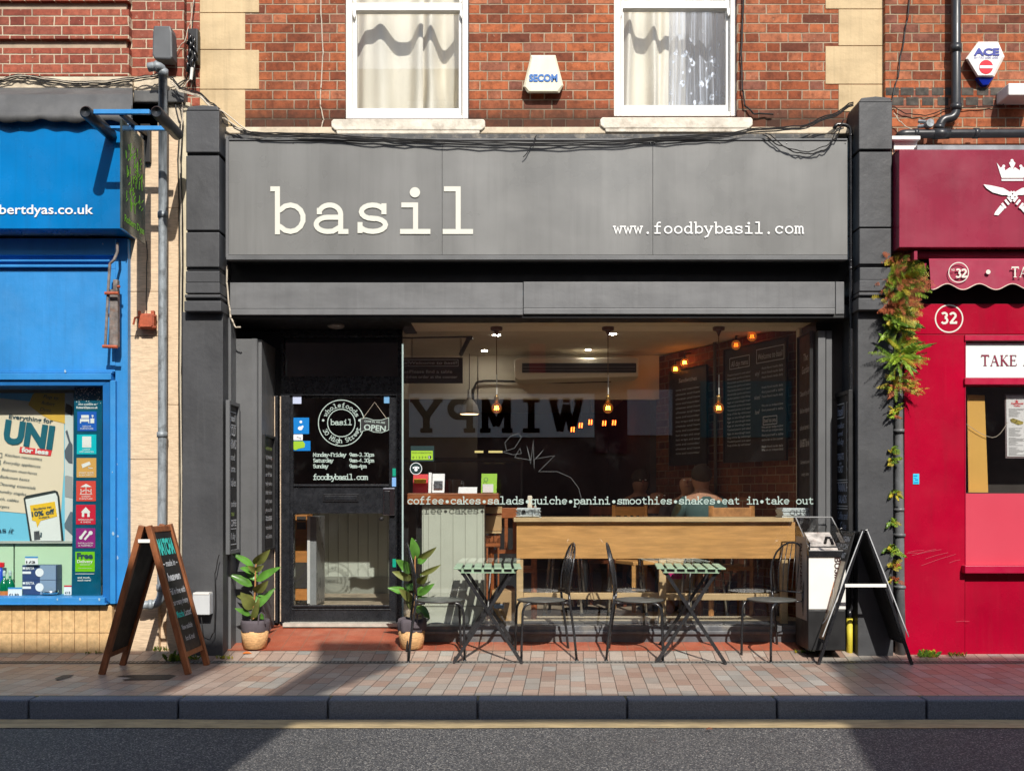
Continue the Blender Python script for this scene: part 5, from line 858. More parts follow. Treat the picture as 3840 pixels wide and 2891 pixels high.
# ---------------------------------------------------------------- bistro chairs and tables
def make_chair():
    r = empty('bistro_chair', (0,0,0), 'x', 'chair', 'black metal bistro chairs')
    t = B(); t.lathe((0,0,.455), [(.05,-.012),(.168,-.012),(.172,-.014),(.186,-.006),(.186,.001),(.172,.003),(.05,0)], 40); t.build('seat', M['seat'], r, smooth=True)
    for s in (-1, 1):
        t = B(); t.tube([(.06,.125*s,.438)]+bend((.11,.135*s,.438), (.158,.14*s,.435), (.168,.14*s,.37))+[(.176,.14*s,.15),(.178,.142*s,.0)], .0095, 8); t.tube([(.178,.142*s,.0),(.178,.142*s,.012)], .014, 8); t.build('leg', M['chair'], r, smooth=True)
        t = B(); t.tube([(-.245,.142*s,0),(-.225,.142*s,.2),(-.19,.145*s,.44),(-.185,.148*s,.50)], .0095, 8); t.tube([(-.245,.142*s,.0),(-.245,.142*s,.012)], .014, 8); t.build('leg', M['chair'], r, smooth=True)
    t = B(); h = [(-.185,-.148,.50),(-.186,-.158,.56),(-.195,-.17,.64),(-.21,-.168,.72),(-.228,-.14,.80),(-.24,-.095,.85),(-.247,-.045,.875),(-.249,0,.882)]; h = h+[(x,-y,z) for x,y,z in h[-2::-1]]; t.tube(h, .0078, 8)
    t.tube([(-.185,-.148,.505),(-.185,.148,.505)], .006, 8); t.tube([(-.12,-.13,.438),(-.188,-.146,.44)], .007, 6); t.tube([(-.12,.13,.438),(-.188,.146,.44)], .007, 6); t.build('back_frame', M['chair'], r, smooth=True)
    for y in (-.085,-.043,0,.043,.085):
        t = B(); t.tube([(-.185,y,.505),(-.2,y*1.12,.68),(-.246+abs(y)*.1,y*.95,.878-abs(y)**2*4.2)], .0036, 6); t.build('spindle', M['chair'], r, smooth=True)
    return r
c0 = make_chair()
for i, (px_, D_, rot, lab) in enumerate(((1648,7.74,9,'black metal bistro chair facing right, in front of the right hand rubber plant'), (2030,7.74,189,'black metal bistro chair facing left towards the first green slatted table'), (2398,7.74,-9,'black metal bistro chair facing right towards the second green slatted table'), (2893,7.76,216,'black metal bistro chair turned away beside the newspaper box'))):
    o = c0 if i == 0 else copy_tree(c0); p = at(px_, HY, D_); o.location = (p.x, p.y, 0); o.rotation_euler = (0,0,R(rot)); tag(o, lab)
def make_table():
    r = empty('folding_table', (0,0,0), 'x', 'table', 'green slatted folding tables')
    for i in range(7):
        x = (i-3)*.0745; t = B(); t.box(x-.028, x+.028, -.265, .265, .70, .712); t.build('slat', M['tgreen'], r, bevel=.003)
        t = B()
        if i < 6: t.box(x+.028, x+.0465, -.25, -.244, .676, .705)
        if i < 6: t.build('clip', M['tgreen'], r)
    for s in (-1, 1):
        t = B(); t.prism([(-.225,.247*s-.002,.699),(.225,.247*s-.002,.699),(.205,.247*s-.002,.680),(-.205,.247*s-.002,.680)], (0,.005,0)); t.build('rail', M['black'], r)
        t = B(); t.box(-.205,.205,.25*s-.004,.25*s+.004,.672,.679); t.build('rail_edge', M['tgreen'], r)
        y1 = .235*s; t = B(); t.bar((-.19,y1,.68),(.25,y1,.0),.007,.026,(0,1,0)) if 0 else t.bar((-.19,y1,.68),(.25,y1,.01),.007,.026,(1,0,0)); t.build('leg', M['chair'], r, bevel=.001)
        t = B(); y2 = .222*s; t.bar((.19,y2,.68),(-.25,y2,.01),.007,.026,(1,0,0)); t.build('leg', M['chair'], r, bevel=.001)
    t = B(); t.tube([(.25,-.27,.012),(.25,.25,.012)], .011, 8); t.tube([(-.25,-.24,.012),(-.25,.24,.012)], .011, 8); t.tube([(0,-.235,.395),(0,.235,.395)], .006, 6); t.bar((-.19,-.235,.66),(-.19,.235,.66),.02,.006); t.bar((.19,-.222,.66),(.19,.222,.66),.02,.006); t.tube([(.02,.1,.67),(0,.0,.38)],.008,6); t.build('crossbar', M['chair'], r)
    return r
t0 = make_table()
for i, (px_, rot, lab) in enumerate(((1830,1,'green slatted folding table between the first two bistro chairs'), (2583,-6,'green slatted folding table between the third and fourth bistro chairs'))):
    o = t0 if i == 0 else copy_tree(t0); p = at(px_, HY, 7.76); o.location = (p.x, p.y, 0); o.rotation_euler = (0,0,R(rot)); tag(o, lab)
# ---------------------------------------------------------------- rubber plants in woven baskets
def leafmesh(t, a, c, w, face, curl=.25, n=8, mi=0):
    a, c = V(a), V(c); d = c-a; L_ = d.length; d.normalize(); sd = d.cross(V(face)).normalized(); up = sd.cross(d); vs_ = []; fs_ = []
    for i in range(n+1):
        f = i/n; ww = w*(sin(pi*min(1, f**.8))**.75)*(1-.15*f) if 0 < f < 1 else .002; ctr = a+d*L_*f-up*curl*L_*(f-.5)**2
        for j_ in (-1, -.5, 0, .5, 1): vs_.append(ctr+sd*ww*j_*.5+up*abs(j_)*ww*.16)
    for i in range(n):
        for j_ in range(4): q = i*5+j_; fs_.append((q, q+1, q+6, q+5))
    t.add(vs_, fs_, mi)
def ficus(px_, D_, stem, leaves, lab, sag, sx_=1):
    z0 = zg(D_); X = (px_-CX)*D_/F; r = empty('potted_plant', (X, D_, z0), lab, 'plant', 'rubber plants by the cafe door')
    t = B(); t.lathe((X,D_,z0), [(.075,0),(.088,.004),(.098,.07),(.106,.14)], 26); t.build('basket', M['basket'], r, smooth=True)
    t = B(); pr = [(.107,.135),(.110,.15),(.113,.20),(.108,.225),(.100,.222),(.095,.19)]
    def cl(u, v):
        i = min(5, int(round(v*5))); rr, zz = pr[i]; a = 2*pi*u; w_ = 1+.03*sin(a*5)+sag*.05*sin(a*9+2); return (X+cos(a)*rr*w_, D_+sin(a)*rr*w_, z0+zz+sag*.012*sin(a*3+1)*(1 if i > 2 else 0))
    t.sheet(cl, 40, 5); t.build('cloth_rim', M['bagcloth'], r, smooth=2)
    t = B(); t.disc((0,0), .097, V((X,D_,z0+.19)), V((1,0,0)), V((0,1,0)), V((0,0,1))); t.build('soil', mk('soil', (.03,.02,.012), .95), r)
    t = B(); t.tube([(X+.05,D_-.1,z0+.2),(X+.055,D_-.1,z0+.27),(X+.075,D_-.1,z0+.29),(X+.095,D_-.09,z0+.27),(X+.1,D_-.08,z0+.2)], .006, 6); t.build('handle', M['bagcloth'], r)
    t = B(); t.tube([at(x, y, D_+.0) for x, y in stem], [.009-.005*i/len(stem) for i in range(len(stem))], 8); t.build('stem', M['stem'], r)
    t = B()
    for (x0, y0, x1, y1, w, und, dd) in leaves:
        leafmesh(t, at(x0,y0,D_), at(x1,y1,D_+dd), w, (random.uniform(-.3,.3)+.3, -1, .45 if not und else -.1), mi=1 if und else 0)
        t.tube([at(x0,y0,D_), at(x0*.95+x1*.05, y0*.95+y1*.05, D_)], .003, 5, mi=0)
    t.build('foliage', [M['leafg'], M['leafb']], r, smooth=2)
ficus(956, 7.93, [(955,2380),(950,2300),(957,2200),(958,2130),(965,2090)], [(952,2122,873,2076,.06,0,-.06),(949,2118,1011,2064,.085,1,-.10),(955,2145,900,2128,.06,0,-.08),(958,2178,1050,2125,.07,0,-.05),(947,2196,859,2152,.075,0,-.04),(950,2222,1005,2180,.085,1,-.09),(950,2285,904,2222,.105,1,-.10),(955,2282,1032,2203,.06,0,.02),(940,2306,882,2280,.05,0,-.07),(945,2332,972,2240,.055,1,-.08),(944,2336,977,2308,.05,1,-.10),(962,2142,930,2122,.05,1,-.09),(958,2140,988,2120,.05,1,-.05),(950,2240,885,2235,.055,1,.05),(957,2175,925,2110,.09,0,.07),(957,2260,990,2230,.07,0,.07),(955,2300,1000,2320,.05,0,.08)], 'rubber plant in a woven basket left of the cafe door', 0)
ficus(1544, 7.93, [(1545,2370),(1552,2280),(1556,2180),(1556,2100),(1560,2070)], [(1557,2100,1546,2016,.095,0,-.06),(1566,2100,1636,2054,.06,1,-.08),(1566,2112,1610,2074,.07,0,-.02),(1541,2147,1486,2098,.095,0,-.08),(1575,2156,1652,2120,.05,1,-.05),(1545,2172,1471,2143,.07,1,-.05),(1560,2186,1604,2158,.08,1,-.09),(1568,2232,1628,2188,.06,0,-.05),(1540,2227,1455,2202,.07,0,-.06),(1546,2252,1498,2208,.07,1,-.1),(1560,2272,1611,2316,.09,0,-.1),(1563,2232,1584,2198,.07,0,0),(1560,2250,1626,2245,.05,0,.05),(1553,2290,1520,2225,.08,1,.03),(1553,2210,1520,2190,.07,0,.07)], 'rubber plant in a woven basket between the cafe door and the first chair', 1)
# ---------------------------------------------------------------- pavement boards
def aboard(name, near, far, zt_, hw, fr, mats, lab, mf, side, zb, zrail):
    """near/far = (x left foot, x apex, x right foot, y); panels lean to the apex"""
    r = empty(name, ((near[0]+near[2])/2, (near[3]+far[3])/2, 0), lab, 'sandwich board')
    for s in (0, 2):
        nf, nA, ff, fA = V((near[s],near[3],0)), V((near[1]+(s-1)*fr*.55,near[3],zt_)), V((far[s],far[3],0)), V((far[1]+(s-1)*fr*.55,far[3],zt_))
        for (a, c) in ((nf,nA),(ff,fA)): t = B(); t.bar(a, c, fr, hw, (0,1,0)); t.build('leg', mats[0], r, bevel=.003)
        f0 = zb/zt_; f1 = (zt_-.03)/zt_; n0, n1, g0, g1 = nf.lerp(nA,f0), nf.lerp(nA,f1), ff.lerp(fA,f0), ff.lerp(fA,f1)
        if s == 0: n0, n1, g0, g1 = g0, g1, n0, n1                 # outer face looks to -X
        e = hw*.5/(g0-n0).length; c0_, c1_, c3_, c2_ = n0.lerp(g0,e), n0.lerp(g0,1-e), n1.lerp(g1,e), n1.lerp(g1,1-e)
        c2_ = c1_+(c3_-c0_)
        U = (c1_-c0_).normalized(); W_ = (c3_-c0_).normalized(); N = U.cross(W_).normalized()
        t = B(); t.prism([v-N*.004 for v in (c0_, c1_, c2_, c3_)], N*.008); t.build('panel', mats[1], r)
        t = B(); t.bar(c3_, c2_, hw*.9, fr*.5, N); t.bar(c0_, c1_, hw*.8, fr*.5, N); t.build('rail', mats[0], r, bevel=.003)
        if s == side: mf(r, c0_+N*.0045, U, W_, (c1_-c0_).length, (c3_-c0_).length)
    t = B(); f_ = zrail/zt_; yy = near[3]-hw*.5-.006; a = V((near[0]*(1-f_)+near[1]*f_, yy, zrail)); c = V((near[2]*(1-f_)+near[1]*f_, yy, zrail)); t.bar(a, c, .006, .024, (0,0,1)) if 0 else t.box(a.x-.01, c.x+.01, yy-.003, yy+.003, zrail-.012, zrail+.012); t.build('stay', mats[2], r)
    return r
def matcha(r, O, U, W_, w, h):
    for mt, rows in (('chalkt', [('MATCHA',.5,.80,.115,.86,.05), ('Matcha',.3,.29,.05,.4,.02)]), ('chalkw', [('~ made in ~',.5,.70,.05,.8,.01), ('heaven',.5,.585,.06,.7,.03), ('Fall in love with',.5,.475,.05,.85,.01), ('our creamy dreamy',.5,.39,.045,.85,.01), ('Lattes!',.74,.29,.05,.4,.01), ('Now available',.5,.19,.04,.6,0), ('hot & iced',.5,.10,.04,.5,0)])):
        t = B()
        for (s_, x, y, hh, ww, bd_) in rows: addtext(t, s_, O, U, W_, x*w, y*h, hh*h, w=ww*w, bold=bd_, shear=.12, align='C')
        t.build('chalk_writing', M[mt], r)
aboard('sandwich_board', (-2.86,-2.555,-2.256,7.07), (-2.865,-2.545,-2.243,7.46), 1.035, .045, .04, (M['wood_b'], M['chalk'], M['white']), 'wooden framed chalk sandwich board reading MATCHA standing by the blue shop', matcha, 2, .13, .93)
def brek(r, O, U, W_, w, h):
    def quad(x0, y0, x1, y1, mat, off=.001):
        t = B(); N = U.cross(W_).normalized(); t.add([O+U*w*x+W_*h*y+N*off for x, y in ((x0,y0),(x1,y0),(x1,y1),(x0,y1))], [(0,1,2,3)]); t.build('poster_print', mat, r)
    quad(.04,.02,.96,.74, mk('poster_beige', (.46,.38,.27), .4, var=.3, sc=5)); quad(.04,.02,.96,.2, mk('poster_brown', (.26,.17,.10), .4, var=.3, sc=7), .002); quad(.42,.25,.72,.74, mk('poster_strip', (.13,.05,.03), .4, var=.6, sc=12), .002)
    t = B(); N = U.cross(W_).normalized()
    for (cx, cy, rr) in ((.55,.50,.10),(.5,.38,.09),(.62,.43,.06)): t.add([O+N*.003+U*(cx*w+rr*w*1.6*cos(a*pi/8))+W_*(cy*h+rr*h*.5*sin(a*pi/8)) for a in range(16)], [tuple(range(16))])
    t.build('food_picture', mk('orange_food', (.62,.2,.03), .4, var=.5, sc=30), r)
    t = B(); t.ribbon([(w*.5+w*.36*cos(2*pi*i/30), h*.33+h*.19*sin(2*pi*i/30)) for i in range(30)], .012, O+N*.002, U, W_, N, closed=True); t.build('plate_picture', M['paper'], r)
    t = B()
    for (s_, y) in (('BANGIN', .92), ('BRUNCH', .85), ('& BREAKFAST', .77)): addtext(t, s_, O, U, W_, .5*w, y*h, .045*h, w=.75*w, align='C', bold=.02)
    t.build('chalk_writing', M['chalkw'], r)
ab2 = aboard('sandwich_board', (2.26,2.60,2.95,7.48), (2.27,2.55,2.95,7.90), .995, .026, .022, (M['blackg'], M['chalk'], M['white']), 'black metal sandwich board with a breakfast poster leaning by the right pilaster', brek, 0, .16, .585)
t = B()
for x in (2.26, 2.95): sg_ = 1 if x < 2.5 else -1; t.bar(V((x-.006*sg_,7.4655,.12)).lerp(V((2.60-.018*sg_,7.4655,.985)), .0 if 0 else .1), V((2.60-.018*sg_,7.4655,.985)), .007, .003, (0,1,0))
each(t, 'bright_edge', flat('glint_grey', (.5,.51,.52), .4), ab2)  # glint of the polished frame edges put into a pale grey colour
t = B(); leafmesh(t, (-2.08,7.80,.034), (-2.0,7.79,.04), .04, (0,-.3,1), .3); tag(t.build('fallen_leaf', flat('orange_leaf', (.6,.16,.03), .7)), 'orange fallen leaf beside the left woven basket', 'leaf'); t = B(); leafmesh(t, (1.12,5.86,-.105), (1.16,5.85,-.10), .025, (0,-.3,1), .5); tag(t.build('fallen_leaf', flat('brown_leaf', (.16,.06,.03), .7)), 'small brown leaf lying on the road by the yellow line', 'leaf')
# ---------------------------------------------------------------- newspaper box
nb = empty('newspaper_box', (2.37, 7.8, .3), 'white newspaper dispenser with clear sloping lid beside the right window frame', 'newspaper box')
x0, x1, Df, Db = 2.232, 2.515, 7.64, 7.98
t = B(); t.box(x0, x1, Df, Db, .08, .385); t.build('base', M['black'], nb, bevel=.006); t = B(); t.box(x0, x1, Df, Db, .386, .79); t.build('cabinet', M['black'], nb, bevel=.004)
t = B(); t.box(x0+.004, x1-.002, Df-.003, Df, .392, .79); t.build('front_panel', M['white'], nb); t = B(); t.box(x0-.003, x0, Df+.03, Db-.02, .3, .93); t.build('side_panel', mk('side_grey', (.28,.26,.25), .4, var=.1), nb)
t = B(); addtext(t, 'BUSINESS', V((x1-.03, Df-.003, .78)), V((0,0,-1)), V((1,0,0)), 0, -.055, .04, w=.30, bold=.03); addtext(t, 'BUSINESS', V((x0-.003, Df+.2, .88)), V((0,0,-1)), V((0,-1,0)), 0, 0, .05, w=.36, bold=.03); t.build('lettering', flat('ink_brown', (.04,.015,.015)), nb)
t = B(); t.prism([(x0,Df-.01,.79),(x0,Df-.012,.87),(x0,Df+.0,.90),(x0,Db,1.07),(x0,Db,.79)], (.008,0,0)); t.prism([(x1-.008,Df-.01,.79),(x1-.008,Df-.012,.87),(x1-.008,Df+.0,.90),(x1-.008,Db,1.07),(x1-.008,Db,.79)], (.008,0,0)); t.build('hood_side', glass('smoked_side', (.45,.42,.38), 1.5, .1), nb)
t = B(); t.add([(x0,Df-.012,.86),(x1,Df-.012,.86),(x1,Db,1.075),(x0,Db,1.075)], [(0,1,2,3)]); t.build('lid', glass('hazy_lid', (.9,.9,.9), 1.7, .25), nb)
t = B(); t.tube([(x0,Df-.012,.862),(x0,Db,1.077)], .005, 6); t.tube([(x1,Df-.012,.862),(x1,Db,1.077)], .005, 6); t.tube([(x0,Db,1.077),(x1,Db,1.077)], .005, 6); t.build('lid_edge', mk('clear_edge', (.3,.3,.3), .3), nb)
t = B(); t.box(x0-.002, x1+.002, Df-.016, Df+.0, .785, .835); t.tube([(x0,Df-.012,.86),(x1,Df-.012,.86)], .006, 6); t.box(x0, x0+.012, Df-.014, Df, .83, .9); t.build('lip', M['blackg'], nb, bevel=.005); t = B(); t.tube([(2.37,Df+.04,.885),(2.37,Df-.0,.93),(2.39,Df-.03,.93),(2.41,Df-.02,.88)], .012, 8); t.build('handle', M['blackg'], nb, smooth=True)
t = B(); t.add([(x0+.02,Df+.03,.80),(x1-.03,Df+.03,.80),(x1-.03,Db-.05,.96),(x0+.02,Db-.05,.96)], [(0,1,2,3)]); tag(t.build('newspaper_stack', mk('newsprint', (.55,.5,.46), .8, var=.6, sc=14, dirt=.6, dcol=(.25,.09,.06))), 'folded newspapers under the clear lid of the dispenser', 'newspapers')
# ---------------------------------------------------------------- ferns and weeds
FM = [mk('fern_green', (.09,.17,.015), .5, var=.5, sc=20), mk('fern_yellow', (.42,.34,.03), .55, var=.3, sc=20), mk('fern_brown', (.33,.085,.03), .7, var=.5, sc=20), mk('fern_bright', (.20,.30,.02), .5, var=.3, sc=20)]
def frond(t, a, d, L_, w, droop, kind, mi):
    d = V(d).normalized(); sd = d.cross(V((0,-1,.2))).normalized(); pts = [V(a)+d*L_*f+V((0,-.02,-1))*droop*L_*f*f for f in [i/10 for i in range(11)]]
    if kind == 'strap':
        vs_ = []
        for i, p in enumerate(pts): f = i/10; ww = w*(sin(pi*min(.97, f*.85+.12)))*(1+.25*sin(i*2.6)); vs_ += [p-sd*ww/2+V((0,.006*sin(i*2.3),0)), p+V((0,-.006,0)), p+sd*ww/2+V((0,.006*cos(i*2.1),0))]
        t.add(vs_, [q for i in range(10) for q in ((i*3,i*3+1,i*3+4,i*3+3), (i*3+1,i*3+2,i*3+5,i*3+4))], mi)
    else:
        for i in range(1, 10):
            for k in (0, .5):
                f = (i+k)/10.5; p = pts[i]*(1-k)+pts[min(10,i+1)]*k; ww = w*sin(pi*min(.98, f*.8+.15)); dd = (pts[min(10,i+1)]-pts[i]).normalized()
                for s in (-1, 1): tip = p+sd*s*ww*.5+dd*ww*.22+V((0,random.uniform(-.01,.01),-.003)); t.add([p-dd*L_*.014, p+dd*L_*.014, tip+dd*.0015, tip-dd*.0015], [(0,1,2,3)], mi)
def fernthing(px_, py_, D_, n, L_, lab, kinds, w=.05, spread=1.0, mats=(0,1,2,3)):
    t = B(); c = at(px_, py_, D_)
    for i in range(n):
        a = random.uniform(-1,1)*spread; d = (sin(a*1.5), -random.uniform(.25,.9), random.uniform(-.5,1.0)); frond(t, c+V((random.uniform(-.03,.03), random.uniform(-.01,.02), random.uniform(-1,1)*L_*.3)), d, L_*random.uniform(.55,1.1), w*random.uniform(.6,1.1), random.uniform(.0,.4), random.choice(kinds), random.choice(mats))
    return tag(t.build('fern', FM, origin=c), lab, 'fern', 'ferns growing on the grey iron pipe')
fernthing(3358, 985, 7.73, 50, .13, 'small brownish fern at the top of the fern covered pipe', ['pin'], .05, 1, (0,2,2,1))
fernthing(3385, 1065, 7.72, 70, .23, 'large fern with arching orange green fronds spreading right below the maroon sign', ['pin'], .075, 1, (0,2,2,1,3))
fernthing(3362, 1150, 7.72, 70, .2, 'rusty brown fern clump under the large arching fern', ['pin'], .07, 1, (2,2,0,2,1))
fernthing(3368, 1215, 7.72, 60, .18, 'dense mid green fern clump beside the top of the crimson wall', ['pin','strap'], .05, 1, (0,3,0,1))
fernthing(3370, 1340, 7.72, 50, .25, 'wide bright green fern with wavy strap leaves pointing both ways', ['strap','pin','pin'], .045, 1.25, (0,3,3,1))
fernthing(3368, 1445, 7.72, 30, .21, 'yellow green strap leaved fern below the widest fern', ['strap','pin'], .035, 1.25, (3,1,1,2))
fernthing(3352, 1550, 7.74, 14, .13, 'yellow fern with a red stem halfway down the pipe', ['strap'], .03, 1, (1,1,3,2))
for (y, nn, L_, lab) in ((1690,16,.06,'tuft of small dull green leaves on the lower half of the pipe'), (1730,18,.06,'second tuft of small dull green leaves on the lower pipe'), (1850,14,.06,'small bright fern at the height of the pink panel top'), (1960,10,.06,'tiny green sprig on the lower pipe'), (2065,16,.09,'green and yellow fern beside the sandwich board top'), (2120,14,.08,'yellowing fern just below the green and yellow one'), (2175,10,.06,'lowest yellow sprig on the pipe')):
    fernthing(3352, y, 7.74, nn, L_, lab, ['pin','strap'], .03, 1, (0,3,1) if y < 2100 else (1,1,3,2))
def weed(px_, D_, n, L_, lab, green=True):
    t = B(); c = V(((px_-CX)*D_/F, D_, zg(D_)+.002))
    for i in range(n): a = random.uniform(0,2*pi); frond(t, c+V((random.uniform(-.06,.06), random.uniform(-.015,.01), 0)), (cos(a)*.6, -abs(sin(a))*.3, 1), L_*random.uniform(.4,1), .008 if not green else .03, random.uniform(.1,.4), 'strap', random.choice((0,3,0,1)))
    tag(t.build('weed', FM, origin=c), lab, 'weed', 'weeds at the foot of the walls')
weed(3480, 7.72, 26, .09, 'bushiest green weed at the foot of the crimson wall'); weed(3590, 7.74, 22, .06, 'low grassy weed at the foot of the crimson wall', False); weed(600, 7.86, 26, .06, 'grass tuft growing at the foot of the pipe behind the MATCHA board', False); weed(655, 7.62, 16, .12, 'leafy green weed behind the MATCHA board'); weed(715, 7.66, 26, .06, 'grass tuft at the foot of the left pilaster', False); weed(842, 7.68, 24, .05, 'grass tuft beside the left pilaster corner', False); weed(3175, 7.86, 12, .05, 'small weed by the yellow pipe sleeve', False); weed(3010, 7.82, 24, .04, 'low weed under the newspaper box', False); weed(350, 7.8, 14, .03, 'tiny grass tuft at the foot of the tiled wall', False)
# ---------------------------------------------------------------- inside the cafe
CZ = 2.65
b = B(); b.box(-2.4, 2.9, 8.66, 15.2, .08, .16); tag(b.build('floor', M['floorin'], origin=(0,11,.1)), kind='structure')
b = B(); b.box(-.80, 2.6, 8.13, 8.75, .10, .21); b.build('window_deck', M['deck'], cafe)
b = B(); b.box(-2.35, -.5, 8.70, 10.2, .161, .27); b.build('inner_step', mk('inner_tiles', (.50,.40,.28), .5, var=.2, sc=7), cafe)
b = B(); b.box(-2.5, 3.0, 8.67, 10.6, CZ+.05, CZ+.2); b.box(-2.5, 3.0, 10.6, 15.3, 2.5, 2.7); b.build('ceiling', M['wallin'], cafe)
b = B(); b.box(-.83, 3.0, 8.12, 8.66, CZ, CZ+.2); b.build('front_ceiling', M['ceil'], cafe)
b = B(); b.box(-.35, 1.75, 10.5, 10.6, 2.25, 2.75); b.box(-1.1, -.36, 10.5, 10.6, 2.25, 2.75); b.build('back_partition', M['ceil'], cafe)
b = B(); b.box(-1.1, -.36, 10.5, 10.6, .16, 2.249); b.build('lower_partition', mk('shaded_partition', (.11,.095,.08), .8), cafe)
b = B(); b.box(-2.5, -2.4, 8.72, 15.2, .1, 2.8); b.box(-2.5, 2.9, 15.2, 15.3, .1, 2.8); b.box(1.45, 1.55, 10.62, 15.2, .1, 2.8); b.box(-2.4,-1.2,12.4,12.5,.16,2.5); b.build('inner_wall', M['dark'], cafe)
b = B(); b.prism([(2.47,8.55,.16),(1.5,10.55,.16),(1.7,10.65,.16),(2.67,8.65,.16)], (0,0,CZ-.12)); b.build('inner_brick_wall', M['brick_in'], cafe)
b = B(); b.box(2.43, 2.9, 8.12, 8.56, .16, CZ-.001); b.build('window_return', M['dark'], cafe); b = B(); b.box(2.405, 2.429, 8.49, 8.58, .2, CZ-.002); b.build('corner_trim', M['ceil'], cafe)
b = B(); b.box(-2.35, -1.15, 10.2, 10.28, .27, 1.25); ip = b.build('panelled_counter', M['sage'], cafe); b = B()
for i in range(12): b.box(-2.25+i*.1, -2.245+i*.1, 10.192, 10.201, .44, 1.25)
b.box(-2.35,-1.15,10.185,10.201,.27,.44); b.build('groove', mk('sage_shade', (.30,.31,.26), .6), ip)
# left interior things seen through the door
o = rbox(1107, 1930, 1152, 2250, 8.9, .25, mk('orange_wood', (.52,.21,.05), .5, var=.2, st=(1,1,5)), 'shelf_unit', 'narrow orange wooden shelf unit seen through the lower door glass', 'shelf', .003); t = B(); t.px(1113, 1936, 1147, 1952, 8.895, .01); t.px(1113, 1957, 1147, 1984, 8.895, .01); t.px(1107, 2108, 1152, 2205, 8.893, .01); t.build('opening', M['dark'], o)
o = rbox(1154, 1936, 1186, 2268, 8.8, .4, mk('fridge_grey', (.30,.31,.31), .3), 'drinks_fridge', 'slim grey fridge with white edges seen through the lower door glass', 'fridge', .004); t = B(); t.px(1152, 1936, 1162, 2262, 8.79, .02); t.build('edge_strip', M['white'], o)
# pendants
bulb = glass('amber_bulb', (1, .62, .25), 1.5, 0, (1,.32,.06,.12)); fil = flat('filament', (1, .42, .06), .5, emit=60); fil2 = flat('red_filament', (1, .13, .02), .5, emit=9); brass = mk('brass', (.45,.28,.1), .35, metal=.8, var=.2)
def bulb_at(root, c, r, f):
    t = B(); t.ball(c, r, r, r*1.05, 16, 11); t.build('bulb', bulb, root, smooth=2); t = B(); c = V(c)
    for s in (-.35, 0, .35): t.tube([c+V((s*r,0,-.35*r)), c+V((s*r*.7,0,.4*r))], r*.08, 5)
    t.build('filament', f, root)
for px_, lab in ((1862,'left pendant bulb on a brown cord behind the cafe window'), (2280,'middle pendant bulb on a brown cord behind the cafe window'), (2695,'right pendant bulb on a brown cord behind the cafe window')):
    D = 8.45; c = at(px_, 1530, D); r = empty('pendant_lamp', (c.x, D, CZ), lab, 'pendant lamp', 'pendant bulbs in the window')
    t = B(); t.lathe((c.x,D,CZ-.028), [(.045,0),(.05,.005),(.05,.028)], 20); t.lathe((c.x,D,CZ-.075), [(.006,0),(.012,.02),(.026,.048)], 12); t.build('ceiling_rose', M['darkwood'], r)
    t = B(); t.tube([(c.x,D,CZ-.07), at(px_,1405,D)], .0035, 6); t.build('cord', mk('brown_cord', (.2,.12,.07), .8), r); t = B(); t.tube([at(px_+1,1405,D), at(px_+1,1482,D)], .005, 6); t.build('lit_cord', M['white'], r)  # sunlit lower stretch of cord, its brightness put into white colour
    t = B(); t.lathe(at(px_,1508,D), [(.018,0),(.017,.03),(.020,.034),(.012,.055),(.006,.065)], 12); t.build('bulb_holder', brass, r, smooth=True); bulb_at(r, c, .043, fil)
for px_, py_, D, f, lab in ((2820,1262,9.02,fil2,'nearest of four round amber bulbs along the inner brick wall'), (2760,1294,9.2,fil2,'second of four round amber bulbs along the inner brick wall'), (2567,1360,9.92,fil,'third of four round amber bulbs along the inner brick wall'), (2533,1384,10.08,fil,'farthest of four round amber bulbs along the inner brick wall')):
    c = at(px_, py_, D); r = empty('wall_bulb', c, lab, 'wall light', 'amber bulbs on the inner brick wall'); bulb_at(r, c, .042, f); t = B(); t.tube([c+V((0,0,.04)), c+V((.0,0,.085)), c+V((.07,.04,.10))], .009, 7); t.build('arm', M['black'], r)
for px_, py_, lab in ((2147,1610,'lowest leftmost orange bulb reflection, added as glowing filaments deep in the cafe'), (2177,1595,'orange bulb reflection, added as glowing filaments, second from the left'), (2213,1583,'highest orange bulb reflection, added as glowing filaments deep in the cafe'), (2265,1587,'orange bulb reflection, added as glowing filaments left of the middle pendant'), (2302,1585,'orange bulb reflection, added as glowing filaments right of the middle pendant')):
    c = at(px_, py_, 12.5); r = empty('bulb_reflection', c, lab, 'lamp', 'orange bulb reflections deep inside'); t = B(); t.tube([c+V((-.015,0,-.03)), c+V((-.01,0,.03))], .007, 6); t.tube([c+V((.015,0,-.03)), c+V((.02,0,.03))], .007, 6); t.build('filament', fil2, r); t = B(); t.tube([c+V((0,0,.04)), c+V((0,0,.5))], .006, 5); t.build('cord', M['black'], r)  # reflections of orange bulbs, added as small glowing filaments on cords
pipe('conduit', [at(2680,1250,9.6), at(2682,1500,9.6), at(2684,1900,9.6)], .016, mk('conduit_grey', (.12,.11,.1), .5), 'grey conduit running down the inner brick wall')
